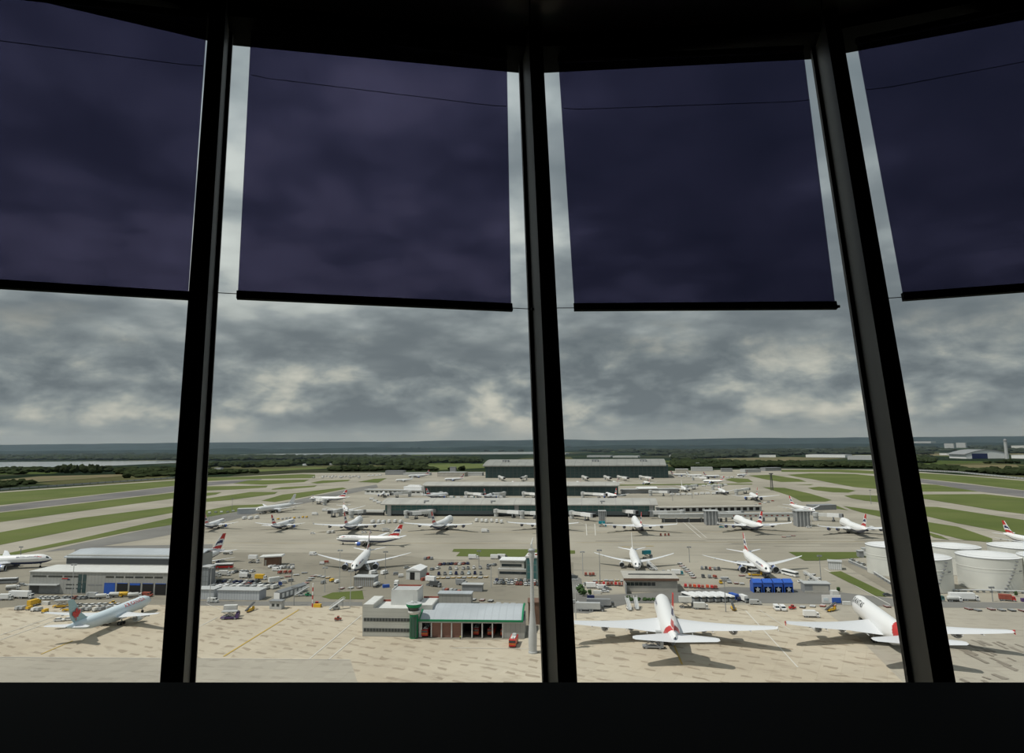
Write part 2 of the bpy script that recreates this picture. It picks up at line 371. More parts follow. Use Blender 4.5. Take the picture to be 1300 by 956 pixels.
CLOUDS = [(565, 445, 150, 45, -.10), (400, 415, 140, 35, -.05), (140, 455, 120, 28, -.10), (70, 400, 160, 22, -.04), (500, 505, 120, 16, -.07), (760, 440, 60, 30, -.07), (835, 505, 60, 18, -.09), (890, 470, 80, 25, -.05), (1165, 480, 40, 18, -.07), (330, 480, 80, 20, .08), (250, 440, 90, 14, .05), (60, 515, 130, 14, .07), (660, 528, 60, 12, .08), (780, 530, 120, 14, .08), (900, 545, 140, 10, .06), (1040, 405, 30, 20, .08), (1190, 520, 80, 16, .08), (1000, 480, 90, 30, .03), (150, 150, 130, 60, -.05), (560, 200, 150, 80, -.05), (850, 180, 180, 90, -.04), (980, 260, 90, 60, .05)]
world()
SC.world.cycles.sampling_method = 'MANUAL'; SC.world.cycles.sample_map_resolution = 256
sd = bpy.data.lights.new('sun', 'SUN'); sun = bpy.data.objects.new('sun', sd); COL.objects.link(sun)
sd.energy = 3.1; sd.angle = math.radians(1.0); sd.color = (1, .95, .87)
sun.rotation_euler = Vector((-.48, -.17, .86)).to_track_quat('Z', 'Y').to_euler()
sun.location = (-200, 100, 400)
SC.view_settings.view_transform = 'Standard'; SC.view_settings.look = 'None'; SC.view_settings.gamma = 1; SC.view_settings.exposure = 0
SC.view_settings.use_curve_mapping = False

# ------------------------------------------------------------------ the control room
# window ring: mullion line k runs from a low point to a high point, leaning outwards
HT = 2.5
def seg(xb, yb, xt, yt):
    d = ray(xt, yt); T = AtDist(xt, yt, HT*math.hypot(d[0], d[1])/d[2])
    db = ray(xb, yb); k = -db[2]/math.hypot(db[0], db[1]); DT = math.hypot(T.x, T.y)
    D = (DT-HT*.2126)/(1+k*.2126)
    return AtDist(xb, yb, D), T
mull = [seg(224.5, 866, 280, 30), seg(711, 866, 674, 70), seg(1181, 866, 1048, 50)]
tp = [m[1] for m in mull]; bp = [m[0] for m in mull]
def ext(a, b, c):              # continue the polygon beyond c with the same turn
    ang1 = math.atan2(b.y-a.y, b.x-a.x); ang2 = math.atan2(c.y-b.y, c.x-b.x); t = ang2+(ang2-ang1)*1.0
    L = (c-b).length
    return Vector((c.x+L*math.cos(t), c.y+L*math.sin(t), c.z))
tl = ext(tp[2], tp[1], tp[0]); tr2 = ext(tp[0], tp[1], tp[2])
bl = tl+(bp[0]-tp[0]); br = tr2+(bp[2]-tp[2])
bl = Vector((tl.x+.50, tl.y-.40, bp[0].z)); br = Vector((tr2.x-.55, tr2.y-.35, bp[2].z))
tops = [tl]+tp+[tr2]; bots = [bl]+bp+[br]
def extend(b, t, z):           # point of line b-t at height z
    k = (z-b.z)/(t.z-b.z); return b+(t-b)*k
ZC = EZ+2.62; ZS = EZ-1.60
tops = [extend(b, t, ZC) for b, t in zip(bots, tops)]; 
bots = [extend(b, t, ZS) for b, t in zip(bots, tops)]
def radial(i):
    a = tops[max(i-1, 0)]; c = tops[min(i+1, 4)]; d = (c-a); n = Vector((-d.y, d.x, 0)).normalized()
    if i == 2: n = Matrix.Rotation(math.radians(4), 3, 'Z') @ n
    return n
for i in range(5):
    n = radial(i); tg = Vector((n.y, -n.x, 0)); mm = M(); w = .043; d0, d1 = -.19, .22
    q = []
    for P in (bots[i], tops[i]):
        q += [P+tg*w*a+n*b for a, b in ((-1, d0), (1, d0), (1, d1), (-1, d1))]
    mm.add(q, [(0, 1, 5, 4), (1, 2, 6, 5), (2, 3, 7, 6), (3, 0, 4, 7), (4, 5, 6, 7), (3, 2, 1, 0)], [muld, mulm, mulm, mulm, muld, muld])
    # glazing gaskets on both flanks
    for sgn in (-1, 1):
        q = []
        for P in (bots[i], tops[i]):
            q += [P+tg*(w*sgn)+n*b_ for b_ in (.10, .14)]+[P+tg*((w+.02)*sgn)+n*b_ for b_ in (.14, .10)]
        mm.add(q, [(0, 1, 5, 4), (1, 2, 6, 5), (2, 3, 7, 6), (3, 0, 4, 7)], muld)
    struct(mm.build('trim_%d' % (i+1)))
facets = []
for i in range(4):
    a, b, c, d = bots[i], bots[i+1], tops[i+1], tops[i]
    h = (b-a).normalized(); up = ((c+d)/2-(a+b)/2); n = h.cross(up).normalized()
    if n.y > 0: n = -n
    n = -n                      # outward
    facets.append((a, n, h)); off = n*.12
    q = [p+off+s for s in (Vector((0, 0, 0)), n*.02) for p in (a, b, c, d)]
    struct(M().add(q, [(0, 1, 2, 3), (7, 6, 5, 4), (0, 4, 5, 1), (1, 5, 6, 2), (2, 6, 7, 3), (3, 7, 4, 0)], glassm).build('window_%d' % (i+1)))
# blinds
def blind(i, tlp, trp, brp, blp, hem, label, seam):
    a, n, h = facets[i]; p0 = a+n*.06
    c = [OnPlane(*p, p0, n) for p in (tlp, trp, brp, blp)]
    mm_ = (c[0]+c[1])/2
    root = empty('roller_blind', mm_); tag(root, label, 'window blind', 'roller blinds hung in the tower windows')
    L = lambda v: v-mm_
    f = M(); q = [L(p)+s for s in (n*0, n*.002) for p in c]
    f.add(q, [(3, 2, 1, 0), (4, 5, 6, 7), (0, 1, 5, 4), (1, 2, 6, 5), (2, 3, 7, 6), (3, 0, 4, 7)], filmm); f.build('blind_sheet', root)
    # hem bar
    hb = M(); e0, e1 = L(c[3]), L(c[2]); dn = (c[3]-c[0]).normalized(); hd = (c[2]-c[3]).normalized()
    q = []
    for e in (e0-hd*.004, e1+hd*.004):
        q += [e+n*.014-dn*0, e-n*.014-dn*0, e-n*.014+dn*hem, e+n*.014+dn*hem]
    hb.add(q, [(0, 1, 2, 3), (7, 6, 5, 4), (0, 4, 5, 1), (1, 5, 6, 2), (2, 6, 7, 3), (3, 7, 4, 0)], black); hb.build('hem_bar', root)
    # roller tube at the top
    M().tube(L(c[0])-n*.0-dn*.02, L(c[1])-dn*.02, .022, muld, 10).build('roller_tube', root)
    s0, s1 = (OnPlane(*p, p0+n*.012, n) for p in seam)
    mid1 = s0+(s1-s0)*.06+dn*.012; mid2 = s1-(s1-s0)*.06+dn*.008
    sm = M()
    for u, v in ((s0, mid1), (mid1, mid2), (mid2, s1)): sm.tube(L(u), L(v), .0022, muld, 5)
    sm.build('seam_cord', root)
    return root
blind(0, (-330, -40), (263, 24), (239, 371), (-330, 335), .041, 'translucent violet-black blind in the leftmost window bay, cut by the photo edge', ((-300, 10), (258, 84)))
blind(1, (319, 34), (643.5, 76), (649, 386), (302, 370), .043, 'translucent violet-black blind in the bay left of the middle mullion', ((319, 95), (643, 135)))
blind(2, (709, 79), (1020, 65), (1060, 383.5), (729, 386), .041, 'translucent violet-black blind in the bay right of the middle mullion', ((716, 137.5), (1028, 127)))
blind(3, (1088, 56), (1640, -60), (1640, 335), (1146, 372), .043, 'translucent violet-black blind in the rightmost window bay, cut by the photo edge', ((1100, 114), (1600, 20)))
# guide wires at the hem line, mullion to mullion
def wire(i, p, q, label):
    a, n, h = facets[i]; p0 = a+n*.06; u, v = OnPlane(*p, p0, n), OnPlane(*q, p0, n); c = (u+v)/2
    root = empty('guide_wire', c); tag(root, label, 'wire', 'wires stretched between the mullions')
    M().tube(u-c, v-c, .0022, muld, 6).build('wire_strand', root)
    M().tube(u-c-h*.0, u-c+h*.016, .008, muld, 8).build('end_fitting', root)
    M().tube(v-c, v-c-h*.016, .008, muld, 8).build('end_fitting', root)
wire(0, (-330, 341), (246, 376), 'thin wire behind the hem of the leftmost violet blind')
wire(1, (272, 371.5), (678, 392.5), 'thin wire along the hem of the blind left of the middle mullion')
wire(2, (702, 391), (1066, 389), 'thin wire along the hem of the blind right of the middle mullion')
wire(3, (1120, 379), (1640, 345), 'thin wire along the hem of the rightmost violet blind')
# head bulkhead and ceiling
ctr = Vector((tops[2].x+.37, tops[2].y-5.7, 0))
hd = M()
for i in range(4):
    a, b = tops[i], tops[i+1]; n = facets[i][1]; n = Vector((n.x, n.y, 0)).normalized()
    za = EZ+2.51
    q = []
    for P in (a, b):
        q += [Vector((P.x, P.y, za))-n*.10, Vector((P.x, P.y, za))+n*.22, Vector((P.x, P.y, ZC+.3))+n*.22, Vector((P.x, P.y, ZC+.3))-n*.10]
    hd.add(q, [(0, 4, 5, 1), (0, 3, 7, 4), (1, 5, 6, 2), (0, 1, 2, 3), (7, 6, 5, 4)], roomm)
struct(hd.build('trim_6'))
ring = [Vector((p.x, p.y, 0)) for p in tops]
back = [Vector((5.6, -1.5, 0)), Vector((4.6, -5, 0)), Vector((-4.6, -5, 0)), Vector((-5.6, -1.5, 0))]
outl = ring+back
cl = M(); zc = EZ+2.60; cc = Vector((0, 0, 0))
for i in range(len(outl)):
    a, b = outl[i], outl[(i+1) % len(outl)]
    # panels with a narrow open joint along each spoke
    t = (b-a).normalized()*.004
    for k0, k1 in ((0, .34), (.345, .67), (.675, 1)):
        A0 = a.lerp(cc, k0)+t*(1-k0); B0 = b.lerp(cc, k0)-t*(1-k0); A1 = a.lerp(cc, k1)+t*(1-k1); B1 = b.lerp(cc, k1)-t*(1-k1)
        q = [Vector((p.x, p.y, z)) for z in (zc, zc+.03) for p in (A0, B0, B1, A1)]
        cl.add(q, [(0, 1, 2, 3), (7, 6, 5, 4), (0, 4, 5, 1), (1, 5, 6, 2), (2, 6, 7, 3), (3, 7, 4, 0)], ceilm)
cl.prism([(p.x, p.y) for p in outl], zc+.06, zc+.4, roomm)
struct(cl.build('ceiling'))
lowring = [Vector((p.x, p.y, 0)) for p in bots]; fo = lowring+back
struct(M().prism([(p.x, p.y) for p in fo], ZS-.25, ZS, roomm).build('floor'))
bw = M()
pts = [ring[4]]+back+[ring[0]]
for a, b in zip(pts, pts[1:]):
    d = (b-a).normalized(); n = Vector((-d.y, d.x, 0))*-.15
    q = [Vector((p.x, p.y, z)) for z in (ZS-.25, ZC+.4) for p in (a, b, b+n, a+n)]
    bw.add(q, [(3, 2, 1, 0), (4, 5, 6, 7), (0, 1, 5, 4), (1, 2, 6, 5), (2, 3, 7, 6), (3, 0, 4, 7)], roomm)
struct(bw.build('wall_back'))
# made-up dark shelf, added only to keep the bottom strip black
zs = -.80
def Gz(x, y, dz):
    d = ray(x, y); t = dz/d[2]; return Vector((d[0]*t, d[1]*t, EZ+dz))
p0, p1 = Gz(-430, 866.3, zs), Gz(1730, 866.3, zs)
hx = (p1-p0).normalized(); hy = Vector((-hx.y, hx.x, 0))
pw = M()
def slab(a, b, near, far, z0, z1):
    q = [Vector((p.x, p.y, EZ+z)) for z in (z0, z1) for p in (a-hy*near, b-hy*near, b-hy*far, a-hy*far)]
    pw.add(q, [(3, 2, 1, 0), (4, 5, 6, 7), (0, 1, 5, 4), (1, 2, 6, 5), (2, 3, 7, 6), (3, 0, 4, 7)], roomm)
slab(p0, p1, 1.05, 0, zs-.05, zs); slab(p0, p1, .30, .04, -1.6, zs-.05)
struct(pw.build('filler_shelf'))
# ------------------------------------------------------------------ ground
def gpoly(bm, px, z, m):
    pts = [G(x, y) for x, y in px]
    ar = sum(a.x*b.y-b.x*a.y for a, b in zip(pts, pts[1:]+pts[:1]))
    if ar < 0: pts = pts[::-1]
    bm.add([(p.x, p.y, z) for p in pts], [tuple(range(len(pts)))], m)
g = M(); g.add([(-16000, -1500, -.6), (16000, -1500, -.6), (16000, 16000, -.6), (-16000, 16000, -.6)], [(0, 1, 2, 3)], country)
tag(g.build('ground'), kind='structure')
ap = M()
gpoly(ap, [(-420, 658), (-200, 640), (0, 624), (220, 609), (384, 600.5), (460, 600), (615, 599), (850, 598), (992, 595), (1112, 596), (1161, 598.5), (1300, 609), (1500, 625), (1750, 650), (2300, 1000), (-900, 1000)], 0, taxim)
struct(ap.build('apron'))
st = M()
gpoly(st, [(-500, 796), (0, 772), (60, 768), (250, 768), (460, 768), (460, 800), (530, 812), (665, 812), (700, 790), (728, 766), (860, 766), (1040, 771), (1080, 800), (1150, 870), (1200, 960), (700, 1000), (430, 1000), (455, 870), (445, 838), (0, 834), (-500, 830)], .04, sandy)
struct(st.build('apron_stand'))
st = M()
gpoly(st, [(-500, 830), (0, 834), (445, 838), (455, 870), (430, 1000), (-900, 1000)], .04, grconc)
gpoly(st, [(1040, 771), (1300, 772), (1700, 790), (2200, 1000), (1210, 1000), (1200, 960), (1150, 870), (1080, 800)], .04, grconc)
struct(st.build('apron_taxilane'))
st = M()
gpoly(st, [(262, 701), (470, 702), (560, 710), (690, 712), (728, 714), (728, 766), (700, 790), (665, 812), (530, 812), (460, 800), (460, 768), (255, 768), (60, 768), (0, 772), (-60, 775), (-60, 722), (40, 716), (200, 706)], .03, asphb)
struct(st.build('apron_service_area'))
rd = M()
gpoly(rd, [(236, 763), (460, 764.5), (460, 769.5), (236, 769)], .08, asph)
gpoly(rd, [(724, 778), (742, 757), (870, 750), (925, 745), (1040, 749), (1160, 763), (1320, 766), (1320, 773), (1160, 771), (1040, 767), (920, 765), (800, 766), (746, 779)], .08, asph)
gpoly(rd, [(724, 778), (742, 757), (738, 735), (727, 728), (716, 730)], .085, asph)
gpoly(rd, [(95, 694), (270, 691), (270, 698), (95, 703.5)], .08, asph)
gpoly(rd, [(55, 701), (105, 689), (160, 677.5), (258, 658.5), (335, 643), (340, 648), (256, 671), (190, 684), (120, 695)], .075, asph)
gpoly(rd, [(258, 657), (300, 650.5), (340, 642), (440, 621.5), (478, 615), (480, 619), (420, 632), (345, 648), (300, 654), (258, 662)], .07, asph)
gpoly(rd, [(1062, 712), (1085, 712), (1140, 740), (1200, 762), (1150, 763)], .07, asphb)
struct(rd.build('service_road'))
rw = M()
gpoly(rw, [(-420, 706), (-250, 671.5), (0, 642.8), (220, 617.5), (258, 612.5), (332, 608), (332, 609), (300, 613.5), (258, 617), (220, 624.5), (0, 649.8), (-250, 681), (-420, 716)], .10, runm)
tag(rw.build('runway'), kind='structure')
rw = M()
gpoly(rw, [(1130, 605), (1165, 607.5), (1207, 612.5), (1300, 623), (1500, 650), (1500, 663), (1300, 631), (1241, 624), (1188, 615), (1130, 608)], .10, runm)
tag(rw.build('runway'), kind='structure')
sc_ = M()
gpoly(sc_, [(-250, 630), (0, 609), (50, 604.5), (155, 602), (158, 604), (110, 607.5), (0, 615), (-250, 640)], -.2, scrub)
gpoly(sc_, [(1220, 590), (1290, 590), (1300, 597), (1215, 595)], -.2, scrub)
struct(sc_.build('open_ground'))
sc_ = M()
gpoly(sc_, [(540, 590), (615, 588.5), (615, 594), (560, 596.5), (500, 597)], -.2, grassm)
gpoly(sc_, [(860, 583), (1000, 580), (1080, 582), (1000, 585), (880, 588)], -.25, scrub)
gpoly(sc_, [(262, 598.5), (400, 593), (420, 594.5), (300, 600)], -.2, grassm)
gpoly(sc_, [(1160, 576), (1300, 574), (1300, 577), (1165, 579)], -.2, scrub)
tag(sc_.build('field'), kind='structure')
LEFTG = [
 [(-420, 658.5), (0, 625.5), (220, 610.2), (258, 607), (384, 602), (400, 602.5), (400, 607), (330, 608), (300, 609), (258, 611), (220, 617), (0, 641.5), (-420, 704)],
 [(-250, 683), (0, 651), (220, 625.6), (260, 617.5), (300, 617), (340, 616.5), (338, 619), (300, 621.5), (260, 623), (220, 633), (0, 663), (-250, 699)],
 [(296, 614), (315, 610), (392.5, 609), (386, 612), (335, 615.4)],
 [(345, 621), (358, 618.5), (402.7, 616.3), (399, 618.3), (367, 621), (345, 621.8)],
 [(394, 613), (409.5, 610), (445, 609), (441.7, 611), (402.7, 614)],
 [(230, 630), (260, 625.6), (281.5, 625), (274, 628), (260, 630), (230, 634)],
 [(-250, 725), (0, 676), (100, 658), (220, 643), (262, 633), (318, 624.7), (352.7, 624.7), (348.5, 627.3), (291, 635), (258, 637.5), (220, 651), (100, 672), (0, 692), (-250, 748)],
 [(332, 635.8), (358.6, 628), (435, 619), (440, 620.5), (379, 632.4), (348.5, 637.5)],
 [(-100, 725), (100, 684), (220, 657), (258, 648.5), (296, 641.7), (333, 640.3), (335, 641.7), (299, 650), (258, 657.5), (220, 666), (160, 676), (105, 687.5), (-100, 728)],
 [(454, 612), (475, 608), (491, 607.2), (480, 613)],
]
MIDG = [[(576, 697), (692, 697.6), (730, 699), (730, 703), (690, 704), (656, 707.5), (579, 706.3), (584, 701), (574, 700.5)],
 [(408, 758), (422, 752.5), (460, 750), (462, 761), (420, 761)], [(760, 615.6), (850, 614.6), (920, 614), (955, 614.2), (955, 615.2), (850, 616), (760, 617)]]
RIGHTG = [
 [(920, 609), (929.5, 607), (950, 608), (956, 612), (937, 613)],
 [(950, 603.7), (979, 602.8), (1014.5, 608.3), (1023.7, 611.6), (992, 612), (968, 608)],
 [(999.7, 602.8), (1029, 601), (1084.6, 601.8), (1112, 604.6), (1140, 611), (1163, 614.6), (1188.5, 615.6), (1242.7, 624.2), (1164.7, 624.2), (1115, 621), (1084.6, 618.5), (1057, 613.5), (1029, 608), (1011, 605.5)],
 [(992, 596.5), (1066, 596), (1112, 598), (1112, 601.8), (1066, 599.4), (992, 599)],
 [(1112, 599), (1161, 600), (1215.6, 603.5), (1300, 610.5), (1500, 627), (1500, 647), (1300, 622.5), (1232.5, 614.2), (1190, 609.8), (1161, 606.8), (1112, 604)],
 [(1009, 615.3), (1033, 614.8), (1029, 616)],
 [(1025.5, 619.4), (1040, 618), (1066, 619.7), (1086.5, 623), (1077, 625.5), (1057, 625), (1033, 622)],
 [(968, 618.5), (996, 619.4), (1029, 626.8), (1056, 635), (1047.7, 637), (1018, 637), (1003, 629.5)],
 [(1071.7, 629.5), (1084.6, 628), (1118, 629.5), (1150, 630), (1166, 627.8), (1249.5, 627.3), (1300, 632.5), (1500, 666), (1500, 700), (1300, 652.7), (1266, 648.5), (1168, 632.5), (1150, 640), (1118, 638), (1099, 636), (1081, 632.7)],
 [(1046, 642.5), (1060.6, 641.5), (1077, 648), (1055, 645)],
 [(1070, 642.5), (1119.7, 649), (1172, 662), (1215.6, 668.8), (1259.7, 684), (1259.7, 689), (1224, 685.8), (1173, 673), (1120.6, 657), (1094, 650.8), (1081, 647)],
 [(1135, 643), (1169, 643.4), (1190, 643.7), (1300, 660.3), (1500, 702), (1500, 730), (1300, 680), (1275, 675.6), (1215.6, 664.6), (1171.5, 654.4), (1135, 648)],
 [(1174, 674.7), (1195, 680.7), (1205.4, 685.8), (1185, 682.4)],
 [(1001, 701), (1104.6, 701), (1104.6, 707.4), (1038, 712), (1021.5, 712)],
 [(1052, 726.8), (1067.7, 725.5), (1125, 753.5), (1125, 758), (1112, 757)],
]
for nm, L_ in (('left', LEFTG), ('mid', MIDG), ('right', RIGHTG)):
    gm = M()
    for k, pl in enumerate(L_): gpoly(gm, pl, .12+.004*k, grassm)
    o = gm.build('grass'); tag(o, {'left': 'mown grass strips around the left runway', 'mid': 'narrow mown grass strips between the aprons', 'right': 'mown grass islands around the right runway'}[nm], 'grass', kind='stuff')
# painted lines
mk = M(); wl = mat('white_marking', (.62, .60, .55), .8); yl = mat('yellow_marking', (.50, .34, .07), .8); dk = mat('tyre_marks', (.25, .22, .18), .9)
def line(x0, y0, x1, y1, w, m, z=.16):
    a, b = G(x0, y0), G(x1, y1); d = (b-a).normalized(); n = Vector((-d.y, d.x, 0))*w/2
    mk.add([(p.x, p.y, z) for p in (a+n, a-n, b-n, b+n)], [(0, 1, 2, 3)], m)
for a in [(-200, 833, 445, 838, .35), (458.7, 781.6, 392.8, 837, .45), (450, 810, 417, 838, .45), (248.7, 798, 276, 784, .4), (262, 767, 283, 775, .3), (0, 806.8, 92, 775, .4), (0, 812.9, 70, 788, .4), (946.8, 775.7, 1013, 847.7, .45), (963, 774, 1003, 800, .3), (573, 823, 671, 824, .35),
          (700, 648, 765, 676, .3), (744, 665, 745, 680, .6), (755, 665, 756, 680, .6), (866, 662, 890, 683, .6), (872, 662, 897, 683, .5), (1046, 722, 1130, 768, .5)]: line(*a, wl)
for a in [(379, 774.7, 284, 833.7, .7), (52, 831, 92, 814, .6), (855.8, 819.8, 866, 844, .6), (789, 694.5, 800, 694.5, 1.2), (820, 693.5, 830, 693.5, 1.2), (400, 690, 700, 690, .4), (730, 689, 1100, 688, .4), (262, 689, 400, 690, .4), (400, 676, 700, 676, .4), (730, 676, 1040, 675, .4)]: line(*a, yl)
for k in range(30):
    x, y = random.uniform(1215, 1330), random.uniform(812, 864); q_ = random.uniform(6, 26); line(x, y, x+q_, y+q_*random.uniform(.32, .5), random.uniform(.8, 1.8), dk, .125+k*.004)
for k in range(20):
    x, y = random.uniform(740, 1120), random.uniform(670, 694); line(x, y, x+random.uniform(60, 200), y+random.uniform(-.5, .5), random.uniform(.5, 1.2), asphb, .10+k*.003)
struct(mk.build('apron_marking'))
# hills, lakes, woods
random.seed(5)
def ridge(dist, hfun, m, name, x0=-260, x1=1560, n=130, base=0):
    vs = []; fs = []
    for i in range(n+1):
        x = x0+(x1-x0)*i/n; d = ray(x, 560); k = dist/d[1]; X, Y = d[0]*k, d[1]*k
        h = hfun(x)
        vs += [(X*.93, Y*.90, -1), (X*.965, Y*.95, h*.62), (X, Y, h), (X*1.12, Y*1.12, -1)]
    for i in range(n):
        for j in range(3): a = i*4+j; fs.append((a, a+4, a+5, a+1))
    return tag(M().add(vs, fs, m).build(name, smooth=True), kind='structure')
def hprof(x):
    flat = 560-(x-650)*ROLL
    obs = [(-300, 1), (0, 1.0), (265, 1.6), (420, 1.2), (520, .6), (570, 1.6), (640, .9), (690, 1.4), (720, 1.6), (760, .0), (850, .2), (900, .9), (955, 1.6), (1000, .8), (1100, .8), (1300, .6), (1600, .6)]
    for (a, p), (b, q) in zip(obs, obs[1:]):
        if a <= x <= b: return EZ+9500/F*(p+(q-p)*(x-a)/(b-a)+.35*noise.noise((x*.03, 1, 2)))
ridge(9500, hprof, hillm, 'hill')
ridge(6200, lambda x: 30+16*noise.noise((x*.012, 3, 2)), hillm, 'hill')
lk = M()
gpoly(lk, [(-250, 590), (0, 586.6), (120, 585.6), (225, 584.6), (225, 587.6), (130, 591.8), (100, 591.9), (50, 594.8), (0, 595), (-250, 604)], .2, waterm)
tag(lk.build('lake'), kind='structure')
lk = M(); gpoly(lk, [(286, 578), (340, 576.3), (460, 574.7), (695, 573.6), (695, 576.3), (460, 577.6), (400, 578.2), (330, 578.8)], .2, waterm); tag(lk.build('lake'), kind='structure')
lk = M(); gpoly(lk, [(800, 568.9), (920, 568), (1070, 567.7), (1040, 569.6), (920, 570), (800, 570.3)], .2, waterm); tag(lk.build('lake'), kind='structure')
ico_v = []; ph = (1+5**.5)/2
for a, b in ((1, ph), (-1, ph), (1, -ph), (-1, -ph)): ico_v += [Vector((0, a, b)).normalized(), Vector((a, b, 0)).normalized(), Vector((b, 0, a)).normalized()]
ico_f = []
for i in range(12):
    for j in range(i+1, 12):
        for k in range(j+1, 12):
            if all(abs((ico_v[p]-ico_v[q]).length-1.0515) < .02 for p, q in ((i, j), (j, k), (i, k))):
                nn = (ico_v[j]-ico_v[i]).cross(ico_v[k]-ico_v[i]); ico_f.append((i, j, k) if nn.dot(ico_v[i]) > 0 else (i, k, j))
def blob(bm, x, y, r, h, m):
    a = random.uniform(0, 6.28); c, s = math.cos(a), math.sin(a); vs = []
    for v in ico_v:
        q = random.uniform(.75, 1.2); X, Y = v.x*c-v.y*s, v.x*s+v.y*c
        vs.append((x+X*r*q, y+Y*r*q, h*.42+v.z*h*.58*q))
    bm.add(vs, ico_f, m)
def edge_y(x):     # lowest row of the countryside at column x
    E_ = [(-300, 646), (0, 620), (60, 612), (220, 604), (384, 599), (460, 598), (615, 597), (850, 595), (992, 593), (1112, 594), (1161, 596), (1300, 604), (1600, 626)]
    for (a, p), (b, q) in zip(E_, E_[1:]):
        if a <= x <= b: return p+(q-p)*(x-a)/(b-a)
def in_lake(x, y):
    if x < 228 and 584 < y < 596.5+max(0, -x*.05): return True
    if 284 < x < 698 and 573 < y < 580: return True
    return 798 < x < 1075 and 567 < y < 571.5
CLEAR = [(1185, 1320, 575.5, 588), (958, 990, 578, 584.5), (1015, 1118, 577, 587.5), (1190, 1232, 566, 572), (540, 615, 588, 597), (-250, 157, 602, 613), (262, 420, 593.5, 600), (1220, 1295, 589, 597), (690, 815, 575, 583.5), (880, 1000, 582, 586), (380, 392, 589, 593)]
def clear(x, y): return any(a <= x <= b and c <= y <= d for a, b, c, d in CLEAR)
for nm, m_, lo, hi, cnt, lab in (('near', woodm, 580, 640, 4200, 'dark green woodland belt just beyond the airfield fence'), ('far', wood2, 565.5, 584, 5200, 'distant dull green woodland and hedges below the hills')):
    bm = M(); c = 0
    while c < cnt:
        x = random.uniform(-280, 1580); ey = edge_y(x)
        y = random.uniform(lo, min(hi, ey)) if lo < ey else lo
        if in_lake(x, y) or (610 < x < 855 and y > 579) or clear(x, y): continue
        fl = 560-(x-650)*ROLL
        if y < fl+7: continue
        p = G(x, y)
        den = noise.noise((p.x*.0016, p.y*.0012, 4)) + (.45 if ey-y < 3 else 0)
        if den < (-.02 if nm == 'near' else -.15): continue
        k = p.y/1700; r = random.uniform(8, 14)*max(.8, min(2.6, k)); h = random.uniform(7, 12)*max(.8, min(1.5, k))
        blob(bm, p.x, p.y, r, h, m_); c += 1
    tag(bm.build('woodland'), lab, 'trees', kind='stuff')
bm = M()
for k in range(60):
    x = random.choice([random.gauss(100, 10), random.gauss(82, 5), random.gauss(121, 4)]); p = G(x, random.uniform(597, 601)); blob(bm, p.x, p.y, 9, random.uniform(14, 24), woodm)
tag(bm.build('tree_clump'), 'clump of taller dark trees in front of the left lake', 'trees', kind='stuff')
# distant air: a low bank of haze beyond the airport
hz = bpy.data.materials.new('haze'); hz.use_nodes = True; nt = hz.node_tree; nt.nodes.remove(nt.nodes['Principled BSDF'])
vs_ = N(nt, 'ShaderNodeVolumeScatter', Density=4.5e-5, Anisotropy=.3); vs_.inputs['Color'].default_value = (.62, .80, 1.0, 1)
nt.links.new(vs_.outputs[0], nt.nodes['Material Output'].inputs['Volume']); hz.volume_intersection_method if hasattr(hz, 'volume_intersection_method') else None
hb = M(); hb.box(-15000, 15000, 1900, 14500, -.5, 260, hz); o = hb.build('haze'); tag(o, 'faint blue haze lying over the distant woods and hills', 'haze', kind='stuff')
# ------------------------------------------------------------------ aircraft
def interp(tab, t):
    for (a, *p), (b, *q) in zip(tab, tab[1:]):
        if a <= t <= b:
            k = (t-a)/(b-a) if b > a else 0; return [u+(v-u)*k for u, v in zip(p, q)]
    return list(tab[-1][1:])
def ba_fin(u, v):
    w = v-.10*math.sin(u*3)
    if w < .05: return white
    if w < .24: return red
    if w < .34: return white
    if w < .52 and u < .85: return navy if u > .1 else white
    if w < .60: return white
    if u > .18 and w < .97: return red
    return white
def ac_fin(u, v): return icefin
def qf_fin(u, v): return red
def wh_fin(u, v): return white
icefin = mat('ice_teal', (.36, .53, .57), .4)
SPEC = {   # length, span, height, radius, width factor, engines [y positions], sweep, dihedral rise, engine radius/length
 'a380': dict(L=72.7, S=79.8, H=24.1, R=4.2, W=.86, E=[.37, .64], sw=.66, up=3.6, er=1.75, el=6.2, gc=2.1, root=24, tip=4.6, noser=1.05, hump=0),
 'jumbo': dict(L=70.7, S=64.4, H=19.4, R=3.45, W=.95, E=[.36, .64], sw=.78, up=3.0, er=1.35, el=5.2, gc=2.1, root=14.5, tip=4.0, noser=1, hump=1),
 'wide': dict(L=63.7, S=60.9, H=18.5, R=3.1, W=1, E=[.315], sw=.62, up=3.0, er=1.95, el=6.4, gc=2.3, root=13.5, tip=2.0, noser=1, hump=0),
 'twin': dict(L=54.9, S=47.6, H=15.9, R=2.6, W=.98, E=[.33], sw=.62, up=2.6, er=1.45, el=5.4, gc=2.1, root=10.5, tip=2.2, noser=1, hump=0),
 'small': dict(L=37.6, S=34.1, H=11.8, R=2.0, W=1, E=[.34], sw=.52, up=1.8, er=1.05, el=4.2, gc=1.5, root=6.6, tip=1.6, noser=1, hump=0),
}
AIR = {}
